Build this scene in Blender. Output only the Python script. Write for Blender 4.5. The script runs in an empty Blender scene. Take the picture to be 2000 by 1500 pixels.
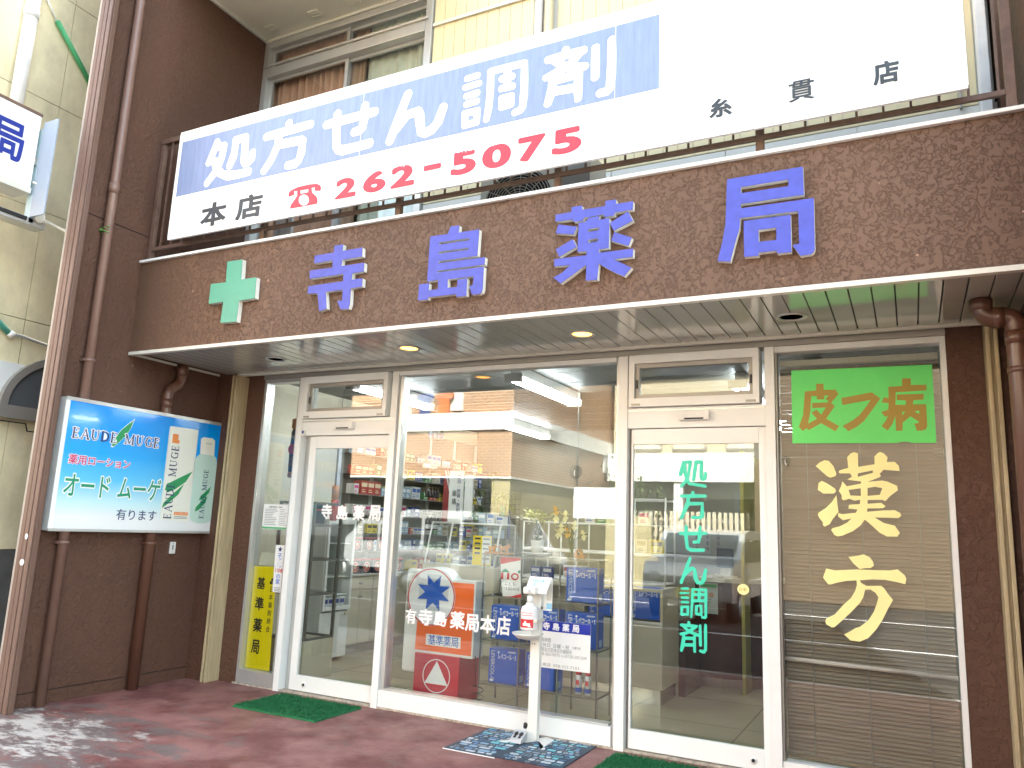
import bpy, bmesh, math, random
import numpy as np
from mathutils import Vector, Matrix
random.seed(7)
SC = bpy.context.scene
COL = SC.collection
R = math.radians
# ---------------------------------------------------------------- camera
cam_d = bpy.data.cameras.new('camera'); CAM = bpy.data.objects.new('camera', cam_d); COL.objects.link(CAM)
cam_d.sensor_width = 36.0; cam_d.lens = 1511.4 * 36 / 2000; cam_d.clip_start = 0.05; cam_d.clip_end = 400
_r = ((0.891073, 0.452025, 0.040780), (-0.047132, 0.181527, -0.982256), (-0.451407, 0.873339, 0.183059))
CAM.matrix_world = Matrix(((_r[0][0], -_r[1][0], -_r[2][0], 5.70466), (_r[0][1], -_r[1][1], -_r[2][1], -5.21726),
                           (_r[0][2], -_r[1][2], -_r[2][2], 1.4), (0, 0, 0, 1)))
SC.camera = CAM
# ---------------------------------------------------------------- sky, sun, exposure
SUN_EL, SUN_AZ = 52.0, 14.0            # sun behind the shop: shopfront in shade, far side of the street lit
W = bpy.data.worlds.new('World'); SC.world = W; W.use_nodes = True
_nt = W.node_tree; _bg = _nt.nodes['Background']
_sky = _nt.nodes.new('ShaderNodeTexSky'); _sky.sky_type = 'NISHITA'; _sky.sun_disc = False
_sky.sun_elevation = R(SUN_EL); _sky.sun_rotation = R(SUN_AZ); _sky.dust_density = 2.0
_hs = _nt.nodes.new('ShaderNodeHueSaturation'); _hs.inputs['Saturation'].default_value = 0.66     # hazy bright spring sky
_nt.links.new(_sky.outputs[0], _hs.inputs['Color']); _wm = _nt.nodes.new('ShaderNodeMix'); _wm.data_type = 'RGBA'; _wm.blend_type = 'MULTIPLY'; _wm.inputs[0].default_value = 1.0
_wm.inputs[7].default_value = (1.03, 1.04, 0.92, 1); _nt.links.new(_hs.outputs[0], _wm.inputs[6])
_nt.links.new(_wm.outputs[2], _bg.inputs[0]); _bg.inputs[1].default_value = 0.15
_sd = bpy.data.lights.new('sun', 'SUN'); _sd.energy = 5.0; _sd.angle = R(0.5); _sd.color = (1, 0.95, 0.86)
_so = bpy.data.objects.new('sun', _sd); COL.objects.link(_so)
_d = Vector((math.sin(R(SUN_AZ)) * math.cos(R(SUN_EL)), math.cos(R(SUN_AZ)) * math.cos(R(SUN_EL)), math.sin(R(SUN_EL))))
_so.rotation_euler = _d.to_track_quat('Z', 'Y').to_euler()
SC.view_settings.view_transform = 'Standard'; SC.view_settings.look = 'None'
SC.view_settings.exposure = 3.5; SC.view_settings.gamma = 1.0
SC.render.engine = 'CYCLES'
SC.cycles.use_denoising = True
SC.cycles.max_bounces = 8; SC.cycles.diffuse_bounces = 4; SC.cycles.glossy_bounces = 4
SC.cycles.transparent_max_bounces = 24; SC.cycles.caustics_reflective = False; SC.cycles.caustics_refractive = False
SC.cycles.sample_clamp_indirect = 6.0

# ---------------------------------------------------------------- helpers: colours and materials
def lin(c):
    c /= 255.0
    return c / 12.92 if c <= 0.04045 else ((c + 0.055) / 1.055) ** 2.4
def A(r, g, b, k=0.72):              # real reflectance from a colour as it looks in open shade
    return (lin(r) * k, lin(g) * k, lin(b) * k)
MATS = {}
def _node(nt, t, **kw):
    n = nt.nodes.new(t)
    for k, v in kw.items():
        if k in n.inputs.keys(): n.inputs[k].default_value = v
        else: setattr(n, k, v)
    return n
def mat(name, col, rough=0.5, metal=0.0, spec=0.5, var=0.0, vscale=3.0, bump=0.0, bscale=40.0, bdist=0.005, coat=0.0, trans=0.0, stretch=None):
    if name in MATS: return MATS[name]
    m = bpy.data.materials.new(name); m.use_nodes = True; nt = m.node_tree; p = nt.nodes['Principled BSDF']
    p.inputs['Base Color'].default_value = (*col, 1); p.inputs['Roughness'].default_value = rough
    p.inputs['Metallic'].default_value = metal; p.inputs['Specular IOR Level'].default_value = spec
    p.inputs['Coat Weight'].default_value = coat
    if trans: p.inputs['Transmission Weight'].default_value = trans
    tc = nt.nodes.new('ShaderNodeTexCoord'); src = tc.outputs['Object']
    if stretch:
        mp = _node(nt, 'ShaderNodeMapping'); mp.inputs['Scale'].default_value = stretch
        nt.links.new(src, mp.inputs[0]); src = mp.outputs[0]
    if var:
        n = _node(nt, 'ShaderNodeTexNoise', Scale=vscale, Detail=5.0, Roughness=0.65); nt.links.new(src, n.inputs['Vector'])
        mx = _node(nt, 'ShaderNodeMix', data_type='RGBA')
        mx.inputs[6].default_value = (*[max(0, c * (1 - var)) for c in col], 1)
        mx.inputs[7].default_value = (*[min(1, c * (1 + var)) for c in col], 1)
        rp = _node(nt, 'ShaderNodeMapRange'); rp.inputs[1].default_value = 0.3; rp.inputs[2].default_value = 0.7
        nt.links.new(n.outputs[0], rp.inputs[0]); nt.links.new(rp.outputs[0], mx.inputs[0]); nt.links.new(mx.outputs[2], p.inputs['Base Color'])
    if bump:
        n = _node(nt, 'ShaderNodeTexNoise', Scale=bscale, Detail=4.0, Roughness=0.6); nt.links.new(src, n.inputs['Vector'])
        b = _node(nt, 'ShaderNodeBump', Strength=bump, Distance=bdist); nt.links.new(n.outputs[0], b.inputs['Height']); nt.links.new(b.outputs[0], p.inputs['Normal'])
    MATS[name] = m; return m
def emit(name, col, s):
    if name in MATS: return MATS[name]
    m = bpy.data.materials.new(name); m.use_nodes = True; p = m.node_tree.nodes['Principled BSDF']
    p.inputs['Base Color'].default_value = (*col, 1); p.inputs['Emission Color'].default_value = (*col, 1); p.inputs['Emission Strength'].default_value = s
    MATS[name] = m; return m
def glass(name, tint=(0.93, 0.96, 0.95), ior=1.62, rough=0.0):
    if name in MATS: return MATS[name]
    m = bpy.data.materials.new(name); m.use_nodes = True; nt = m.node_tree; nt.nodes.clear()
    o = nt.nodes.new('ShaderNodeOutputMaterial'); mx = nt.nodes.new('ShaderNodeMixShader')
    t = nt.nodes.new('ShaderNodeBsdfTransparent'); t.inputs[0].default_value = (*tint, 1)
    g = nt.nodes.new('ShaderNodeBsdfGlossy'); g.inputs['Roughness'].default_value = rough
    f = nt.nodes.new('ShaderNodeFresnel'); ge = nt.nodes.new('ShaderNodeNewGeometry')     # same reflectance at both faces of a pane
    mr = nt.nodes.new('ShaderNodeMapRange'); mr.inputs[3].default_value = ior; mr.inputs[4].default_value = 1 / ior
    nt.links.new(ge.outputs['Backfacing'], mr.inputs[0]); nt.links.new(mr.outputs[0], f.inputs[0])
    nt.links.new(f.outputs[0], mx.inputs[0]); nt.links.new(t.outputs[0], mx.inputs[1]); nt.links.new(g.outputs[0], mx.inputs[2]); nt.links.new(mx.outputs[0], o.inputs[0])
    MATS[name] = m; return m
def stucco(name, col, scale, lo, hi, strength, dist, fine=0.25, var=0.12):
    """sprayed and trowelled stucco: flattened islands with rough edges"""
    m = bpy.data.materials.new(name); m.use_nodes = True; nt = m.node_tree; p = nt.nodes['Principled BSDF']
    p.inputs['Roughness'].default_value = 0.55; p.inputs['Specular IOR Level'].default_value = 0.35
    tc = nt.nodes.new('ShaderNodeTexCoord'); src = tc.outputs['Object']
    n1 = _node(nt, 'ShaderNodeTexNoise', Scale=scale, Detail=7.0, Roughness=0.66, Distortion=0.35); nt.links.new(src, n1.inputs['Vector'])
    rp = nt.nodes.new('ShaderNodeMapRange'); rp.inputs[1].default_value = lo; rp.inputs[2].default_value = hi; rp.interpolation_type = 'SMOOTHSTEP'
    nL = _node(nt, 'ShaderNodeTexNoise', Scale=scale * 0.22, Detail=3.0); nt.links.new(src, nL.inputs['Vector'])      # smoother and rougher patches
    mL = nt.nodes.new('ShaderNodeMath'); mL.operation = 'MULTIPLY_ADD'; mL.inputs[1].default_value = 0.45; mL.use_clamp = True
    nt.links.new(nL.outputs[0], mL.inputs[0]); sL = nt.nodes.new('ShaderNodeMath'); sL.operation = 'SUBTRACT'; sL.inputs[1].default_value = 0.225
    nt.links.new(n1.outputs[0], sL.inputs[0]); nt.links.new(sL.outputs[0], mL.inputs[2]); nt.links.new(mL.outputs[0], rp.inputs[0])
    n2 = _node(nt, 'ShaderNodeTexNoise', Scale=scale * 7, Detail=3.0); nt.links.new(src, n2.inputs['Vector'])
    ad = nt.nodes.new('ShaderNodeMath'); ad.operation = 'MULTIPLY_ADD'; ad.inputs[1].default_value = fine
    nt.links.new(n2.outputs[0], ad.inputs[0]); nt.links.new(rp.outputs[0], ad.inputs[2])
    b = _node(nt, 'ShaderNodeBump', Strength=strength, Distance=dist); nt.links.new(ad.outputs[0], b.inputs['Height']); nt.links.new(b.outputs[0], p.inputs['Normal'])
    n3 = _node(nt, 'ShaderNodeTexNoise', Scale=1.1, Detail=6.0, Roughness=0.7)
    mp = nt.nodes.new('ShaderNodeMapping'); mp.inputs['Scale'].default_value = (1, 1, 0.35); nt.links.new(src, mp.inputs[0]); nt.links.new(mp.outputs[0], n3.inputs['Vector'])
    r3 = nt.nodes.new('ShaderNodeMapRange'); r3.inputs[1].default_value = 0.3; r3.inputs[2].default_value = 0.72; nt.links.new(n3.outputs[0], r3.inputs[0])
    mx = _node(nt, 'ShaderNodeMix', data_type='RGBA')
    mx.inputs[6].default_value = (*[c * (1 - var) for c in col], 1); mx.inputs[7].default_value = (*[c * (1 + var) for c in col], 1)
    nt.links.new(r3.outputs[0], mx.inputs[0]); nt.links.new(mx.outputs[2], p.inputs['Base Color'])
    # a few chips of pale dust
    n4 = _node(nt, 'ShaderNodeTexNoise', Scale=26.0, Detail=1.0); nt.links.new(src, n4.inputs['Vector'])
    r4 = nt.nodes.new('ShaderNodeMapRange'); r4.inputs[1].default_value = 0.80; r4.inputs[2].default_value = 0.82; nt.links.new(n4.outputs[0], r4.inputs[0])
    m2 = _node(nt, 'ShaderNodeMix', data_type='RGBA'); m2.inputs[7].default_value = (*[min(1, c * 2.6 + 0.05) for c in col], 1)
    nt.links.new(r4.outputs[0], m2.inputs[0]); nt.links.new(mx.outputs[2], m2.inputs[6]); nt.links.new(m2.outputs[2], p.inputs['Base Color'])
    MATS[name] = m; return m

# ---------------------------------------------------------------- helpers: frames, mesh builder, things
class Frame:
    def __init__(s, o, U, V, N): s.o, s.U, s.V, s.N = Vector(o), Vector(U), Vector(V), Vector(N)
    def __call__(s, u, v, w=0.0): return s.o + s.U * u + s.V * v + s.N * w
def FRONT(y): return Frame((0, y, 0), (1, 0, 0), (0, 0, 1), (0, -1, 0))       # faces the street, u = x, v = z
def SIDE(x): return Frame((x, 0, 0), (0, 1, 0), (0, 0, 1), (1, 0, 0))         # faces +x, u = y, v = z
def TOP(z): return Frame((0, 0, z), (1, 0, 0), (0, 1, 0), (0, 0, 1))
_DG = bpy.context.evaluated_depsgraph_get
class MB:
    def __init__(s): s.bm = bmesh.new(); s.mats = []
    def mi(s, m):
        if m is None: return 0
        if m not in s.mats: s.mats.append(m)
        return s.mats.index(m)
    def face(s, pts, m=None, smooth=False):
        f = s.bm.faces.new([s.bm.verts.new(p) for p in pts]); f.material_index = s.mi(m); f.smooth = smooth; return s
    def box(s, x0, x1, y0, y1, z0, z1, m=None, fr=None):
        if fr is None: P = lambda a, b, c: (a, b, c)
        else: P = lambda a, b, c: fr(a, b, c)
        v = [s.bm.verts.new(P(a, b, c)) for c in (z0, z1) for b in (y0, y1) for a in (x0, x1)]
        k = s.mi(m); fs = []
        for q in ((0, 2, 3, 1), (4, 5, 7, 6), (0, 1, 5, 4), (2, 6, 7, 3), (0, 4, 6, 2), (1, 3, 7, 5)):
            f = s.bm.faces.new([v[i] for i in q]); f.material_index = k; fs.append(f)
        bmesh.ops.recalc_face_normals(s.bm, faces=fs)
        return s
    def ring(s, c, ax, r, n, ref=None):
        ax = Vector(ax).normalized(); ref = ref or (Vector((0, 0, 1)) if abs(ax.z) < 0.9 else Vector((1, 0, 0)))
        a = ax.cross(ref).normalized(); b = ax.cross(a)
        return [s.bm.verts.new(Vector(c) + (a * math.cos(t) + b * math.sin(t)) * r) for t in [2 * math.pi * i / n for i in range(n)]]
    def loft(s, rings, m=None, caps=True, smooth=True):
        k = s.mi(m); fs = []
        for r0, r1 in zip(rings, rings[1:]):
            n = len(r0)
            for i in range(n):
                f = s.bm.faces.new((r0[i], r0[(i + 1) % n], r1[(i + 1) % n], r1[i])); f.material_index = k; f.smooth = smooth; fs.append(f)
        if caps:
            for r_ in (rings[0], rings[-1]):
                f = s.bm.faces.new(r_); f.material_index = k; fs.append(f)
        bmesh.ops.recalc_face_normals(s.bm, faces=fs)
        return s
    def tube(s, pts, r, n=12, m=None):
        pts = [Vector(p) for p in pts]; rs = []
        ref = None
        for i, p in enumerate(pts):
            d0 = (p - pts[i - 1]).normalized() if i else (pts[1] - p).normalized()
            d1 = (pts[i + 1] - p).normalized() if i < len(pts) - 1 else d0
            t = (d0 + d1).normalized(); rr = r[i] if isinstance(r, (list, tuple)) else r
            if ref is None: ref = Vector((0, 0, 1)) if abs(t.z) < 0.9 else Vector((1, 0, 0))
            a = t.cross(ref).normalized(); ref = a.cross(t).normalized() if False else ref
            if a.length < 0.5: a = t.orthogonal().normalized()
            if rs and a.dot(lasta) < 0: a = -a
            lasta = a
            b = t.cross(a)
            rs.append([s.bm.verts.new(p + (a * math.cos(2 * math.pi * j / n) + b * math.sin(2 * math.pi * j / n)) * rr) for j in range(n)])
        return s.loft(rs, m)
    def cyl(s, p0, p1, r, n=16, m=None): return s.tube([p0, p1], r, n, m)
    def lathe(s, c, prof, n=20, m=None, ax=(0, 0, 1)):
        ax = Vector(ax).normalized()
        return s.loft([s.ring(Vector(c) + ax * z, ax, max(r, 1e-4), n) for r, z in prof], m)
    def ball(s, c, r, m=None, n=10, sc=(1, 1, 1)):
        k = s.mi(m)
        g = bmesh.ops.create_uvsphere(s.bm, u_segments=n, v_segments=max(4, n // 2 + 1), radius=1)
        for v in g['verts']: v.co = Vector((v.co.x * r * sc[0], v.co.y * r * sc[1], v.co.z * r * sc[2])) + Vector(c)
        for f in {f for v in g['verts'] for f in v.link_faces}: f.material_index = k; f.smooth = True
        return s
    def loops(s, loops, fr, w0, depth, m=None):
        """flat filled shape (outer loops and holes) in a frame, given a thickness"""
        cu = bpy.data.curves.new('c', 'CURVE'); cu.dimensions = '2D'; cu.fill_mode = 'BOTH'; cu.extrude = 0.5
        for lp in loops:
            sp = cu.splines.new('POLY'); sp.points.add(len(lp) - 1); sp.use_cyclic_u = True
            for q, p in zip(sp.points, lp): q.co = (p[0], p[1], 0, 1)
        o = bpy.data.objects.new('c', cu); COL.objects.link(o)
        me = bpy.data.meshes.new_from_object(o.evaluated_get(_DG()))
        for v in me.vertices: v.co = fr(v.co.x, v.co.y, w0 + (v.co.z + 0.5) * depth)
        n = len(s.bm.faces); s.bm.from_mesh(me); s.bm.faces.ensure_lookup_table(); k = s.mi(m)
        new = s.bm.faces[n:]
        for f in new: f.material_index = k; f.smooth = False
        bmesh.ops.recalc_face_normals(s.bm, faces=new)
        bpy.data.objects.remove(o); bpy.data.curves.remove(cu); bpy.data.meshes.remove(me)
        return s
    def build(s, name, m=None, parent=None, bevel=0.0, seg=2, label=None, cat=None, group=None, kind=None, smooth=False):
        me = bpy.data.meshes.new(name); s.bm.to_mesh(me); s.bm.free()
        if not s.mats and m is not None: s.mats = [m]
        for q in s.mats: me.materials.append(q)
        o = bpy.data.objects.new(name, me); COL.objects.link(o)
        if parent is not None:
            o.parent = parent; o.matrix_parent_inverse = Matrix.Translation(-BASE.get(parent.name, Vector((0, 0, 0))))
        if bevel:
            b = o.modifiers.new('bevel', 'BEVEL'); b.width = bevel; b.segments = seg; b.limit_method = 'ANGLE'; b.angle_limit = R(40)
        tag(o, label, cat, group, kind); return o
BASE = {}
def tag(o, label=None, cat=None, group=None, kind=None):
    for k, v in (('label', label), ('category', cat), ('group', group), ('kind', kind)):
        if v: o[k] = v
    return o
def thing(name, label, cat, loc=(0, 0, 0), group=None):
    o = bpy.data.objects.new(name, None); COL.objects.link(o); o.location = loc; o.empty_display_size = 0.1
    BASE[o.name] = Vector(loc); return tag(o, label, cat, group)
def copy_tree(o, delta=(0, 0, 0), parent=None, label=None, rotz=0.0):
    c = o.copy(); COL.objects.link(c)
    if parent is not None: c.parent = parent
    else:
        c.location = Vector(o.location) + Vector(delta); c.rotation_euler.z = o.rotation_euler.z + rotz
    if label: c['label'] = label
    for ch in [x for x in bpy.data.objects if x.parent == o and x is not c]: copy_tree(ch, parent=c)
    return c

# ---------------------------------------------------------------- helpers: lettering
def _sdf_loops(F, xs, ys, level):
    """marching squares contour of F = level"""
    F = F - level; ny, nx = F.shape; ins = F < 0; segs = {}
    def ip(i0, j0, i1, j1):
        a, b = F[j0, i0], F[j1, i1]; t = a / (a - b)
        return (round(xs[i0] + (xs[i1] - xs[i0]) * t, 6), round(ys[j0] + (ys[j1] - ys[j0]) * t, 6))
    code = ins[:-1, :-1] * 1 + ins[:-1, 1:] * 2 + ins[1:, 1:] * 4 + ins[1:, :-1] * 8
    T = {1: 'LB', 2: 'BR', 3: 'LR', 4: 'RT', 6: 'BT', 7: 'LT', 8: 'TL', 9: 'TB', 11: 'TR', 12: 'RL', 13: 'RB', 14: 'BL', 5: 'LBRT', 10: 'BRTL'}
    for j, i in np.argwhere((code > 0) & (code < 15)):
        e = {'L': ((i, j), (i, j + 1)), 'R': ((i + 1, j), (i + 1, j + 1)), 'B': ((i, j), (i + 1, j)), 'T': ((i, j + 1), (i + 1, j + 1))}
        t = T[int(code[j, i])]
        for k in range(0, len(t), 2):
            a, b = t[k], t[k + 1]
            segs.setdefault((e[a]), []).append(e[b]); segs.setdefault((e[b]), []).append(e[a])
    out = []; seen = set()
    for st in list(segs):
        if st in seen: continue
        cur, prev, lp = st, None, []
        while cur not in seen:
            seen.add(cur); lp.append(cur)
            nxt = [q for q in segs[cur] if q not in seen]
            if not nxt: break
            cur = nxt[0]
        pts = [ip(*q[0], *q[1]) for q in lp]
        if len(pts) > 5: out.append(_thin(pts))
    return out
def _thin(pts, eps=0.0035):
    keep = []; n = len(pts)
    for i in range(n):
        if not keep: keep.append(pts[i]); continue
        a, b, c = keep[-1], pts[i], pts[(i + 1) % n]
        dx, dy = c[0] - a[0], c[1] - a[1]; L = math.hypot(dx, dy) or 1e-9
        if abs(dx * (b[1] - a[1]) - dy * (b[0] - a[0])) / L > eps * 0.35 or math.hypot(b[0] - a[0], b[1] - a[1]) > 0.12: keep.append(b)
    return keep if len(keep) > 3 else pts
_FC = {}
def char_loops(ch, n=5):
    if (ch, n) in _FC: return _FC[ch, n]
    c = bpy.data.curves.new('t', 'FONT'); c.body = ch; o = bpy.data.objects.new('t', c); COL.objects.link(o)
    dg = _DG(); dg.update(); cu = o.evaluated_get(dg).to_curve(dg); out = []
    for s in cu.splines:
        bp = s.bezier_points; lp = []
        for i, p in enumerate(bp):
            q = bp[(i + 1) % len(bp)]; a, b, cc, d = p.co, p.handle_right, q.handle_left, q.co
            L = (d - a).length; dev = ((b - a).cross(d - a).length + (cc - a).cross(d - a).length) / max(L, 1e-6)
            k = 1 if dev < 0.004 else n
            for t in range(k):
                t /= k; u = 1 - t
                v = a * u ** 3 + b * 3 * u * u * t + cc * 3 * u * t * t + d * t ** 3
                lp.append((v.x, v.y))
        if len(lp) > 2: out.append(lp)
    o.evaluated_get(dg).to_curve_clear(); bpy.data.objects.remove(o); bpy.data.curves.remove(c)
    _FC[ch, n] = out; return out
def _segdist(px, py, segs):
    D = np.full(px.shape, 9.0)
    for (x0, y0), (x1, y1) in segs:
        dx, dy = x1 - x0, y1 - y0; L = dx * dx + dy * dy
        t = np.clip(((px - x0) * dx + (py - y0) * dy) / L, 0, 1) if L > 0 else 0
        D = np.minimum(D, np.hypot(px - x0 - t * dx, py - y0 - t * dy))
    return D
_BC = {}
def bold_loops(ch, w, step=0.014, wear=None):
    """font outline grown by w (em) into a heavier, slightly rounded weight"""
    key = (ch, w, step)
    if wear is None and key in _BC: return _BC[key]
    lp = char_loops(ch); P = np.array([p for l in lp for p in l]); m = w + 3 * step
    xs = np.arange(P[:, 0].min() - m, P[:, 0].max() + m, step); ys = np.arange(P[:, 1].min() - m, P[:, 1].max() + m, step)
    X, Y = np.meshgrid(xs, ys); wind = np.zeros(X.shape, int); segs = []
    for l in lp:
        for (x0, y0), (x1, y1) in zip(l, l[1:] + l[:1]):
            segs.append(((x0, y0), (x1, y1)))
            cr = (x1 - x0) * (Y - y0) - (X - x0) * (y1 - y0)
            wind += ((y0 <= Y) & (y1 > Y) & (cr > 0)).astype(int) - ((y1 <= Y) & (y0 > Y) & (cr < 0)).astype(int)
    D = _segdist(X, Y, segs); F = np.where(wind != 0, -D, D)
    if wear is not None: F = wear(F, X, Y, w)
    out = _sdf_loops(F, xs, ys, w)
    if wear is None: _BC[key] = out
    return out
def stroke_loops(strokes, r, step=0.0045):
    """round-ended brush strokes of radius r merged into one outline"""
    P = np.array([p for l in strokes for p in l]); m = r + 3 * step
    xs = np.arange(P[:, 0].min() - m, P[:, 0].max() + m, step); ys = np.arange(P[:, 1].min() - m, P[:, 1].max() + m, step)
    X, Y = np.meshgrid(xs, ys)
    D = _segdist(X, Y, [(a, b) for l in strokes for a, b in zip(l, l[1:])])
    return _sdf_loops(D, xs, ys, r)
def fit(loops, u0, u1, v0, v1):
    P = [p for l in loops for p in l]; a0, a1 = min(p[0] for p in P), max(p[0] for p in P); b0, b1 = min(p[1] for p in P), max(p[1] for p in P)
    return [[(u0 + (x - a0) * (u1 - u0) / (a1 - a0), v0 + (y - b0) * (v1 - v0) / max(b1 - b0, 1e-6)) for x, y in l] for l in loops]
def row(body, u0, u1, v0, v1, w=0.0):
    """a line of full-width characters filling a box"""
    n = len(body); p = (u1 - u0) / n; out = []; h = (v1 - v0)
    for i, ch in enumerate(body):
        if ch in ' 　': continue
        L = bold_loops(ch, w) if w else char_loops(ch, 3)
        out += [[(u0 + i * p + x * p, v0 + (y + 0.09) * h / 0.95) for x, y in l] for l in L]
    return out
def column(body, uc, width, v0, v1, w=0.0, hgt=None):
    n = len(body); p = (v1 - v0) / n; out = []; hgt = hgt or p
    for i, ch in enumerate(body):
        L = bold_loops(ch, w) if w else char_loops(ch, 3)
        vb = v1 - (i + 0.5) * p - hgt / 2
        out += [[(uc - width / 2 + x * width, vb + (y + 0.09) * hgt / 0.95) for x, y in l] for l in L]
    return out
def latin(body, u0, u1, v0, v1, w=0.0):
    if not w: return fit(char_loops(body, 3), u0, u1, v0, v1)
    return fit(bold_loops(body, w, 0.02), u0, u1, v0, v1)
def rect(u0, u1, v0, v1): return [[(u0, v0), (u1, v0), (u1, v1), (u0, v1)]]
def disc(u, v, a, b=None, n=32): return [[(u + a * math.cos(2 * math.pi * i / n), v + (b or a) * math.sin(2 * math.pi * i / n)) for i in range(n)]]
def rrect(u0, u1, v0, v1, r, n=5):
    out = []
    for cx, cy, a0 in ((u1 - r, v1 - r, 0), (u0 + r, v1 - r, 90), (u0 + r, v0 + r, 180), (u1 - r, v0 + r, 270)):
        out += [(cx + r * math.cos(R(a0 + 90 * i / n)), cy + r * math.sin(R(a0 + 90 * i / n))) for i in range(n + 1)]
    return [out]
SERIF = {  # roman capitals as thick and thin strokes in a unit box: (x0,y0,x1,y1,width)
    'E': [(.2, 0, .2, 1, .14), (.02, .02, .8, .02, .05), (.02, .98, .78, .98, .05), (.2, .52, .6, .52, .05), (.8, 0, .8, .25, .05), (.78, .76, .78, 1, .05), (.6, .42, .6, .62, .05)],
    'A': [(.1, 0, .5, 1, .06), (.5, 1, .88, 0, .15), (.26, .36, .7, .36, .05), (-.04, .02, .26, .02, .05), (.7, .02, 1.04, .02, .05)],
    'U': [(.18, 1, .18, .3, .14), (.18, .3, .36, .06, .12), (.36, .06, .64, .04, .06), (.64, .04, .82, .28, .06), (.82, .28, .82, 1, .06), (.0, .98, .36, .98, .05), (.66, .98, 1, .98, .05)],
    'D': [(.18, 0, .18, 1, .14), (.02, .02, .5, .02, .05), (.02, .98, .5, .98, .05), (.5, .98, .8, .8, .1), (.8, .8, .9, .5, .14), (.9, .5, .8, .2, .14), (.8, .2, .5, .02, .1)],
    'M': [(.14, 0, .14, 1, .05), (.14, 1, .5, .08, .13), (.5, .08, .86, 1, .05), (.86, 0, .86, 1, .14), (0, .02, .28, .02, .05), (.72, .02, 1, .02, .05), (0, .98, .2, .98, .05), (.8, .98, 1, .98, .05)],
    'G': [(.88, .8, .6, .98, .06), (.6, .98, .3, .9, .08), (.3, .9, .12, .5, .14), (.12, .5, .3, .1, .14), (.3, .1, .6, .02, .08), (.6, .02, .84, .12, .06), (.84, .05, .84, .44, .13), (.66, .44, 1, .44, .05), (.88, .74, .88, .98, .04)]}
def serif(body, u0, u1, v0, v1, grow=0.0):
    adv = {'M': 1.25, 'E': .85, 'A': 1.0, 'U': 1.0, 'D': 1.05, 'G': 1.05, ' ': .6}
    tot = sum(adv[c] for c in body); p = (u1 - u0) / tot; h = v1 - v0; u = u0; res = []
    for c in body:
        if c != ' ':
            segs = [((u + x0 * p * adv[c] * .86, v0 + y0 * h), (u + x1 * p * adv[c] * .86, v0 + y1 * h), wd * p * .5) for x0, y0, x1, y1, wd in SERIF[c]]
            st = h / 26; P = np.array([q for s in segs for q in s[:2]]); m = h * .15 + grow
            xs = np.arange(P[:, 0].min() - m, P[:, 0].max() + m, st); ys = np.arange(P[:, 1].min() - m, P[:, 1].max() + m, st); X, Y = np.meshgrid(xs, ys)
            F = np.full(X.shape, 9.)
            for a, b, r in segs: F = np.minimum(F, _segdist(X, Y, [(a, b)]) - r)
            res += _sdf_loops(F, xs, ys, grow)
        u += p * adv[c]
    return res
def rot90(loops, u0, u1, v0, v1, body_w, body_h):
    """turn a horizontal line (0..body_w, 0..body_h) to read upwards inside a box"""
    return [[(u1 - y / body_h * (u1 - u0), v0 + x / body_w * (v1 - v0)) for x, y in l] for l in loops]
mm = lambda loops: [[(a / 1000, b / 1000) for a, b in l] for l in loops]
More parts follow.
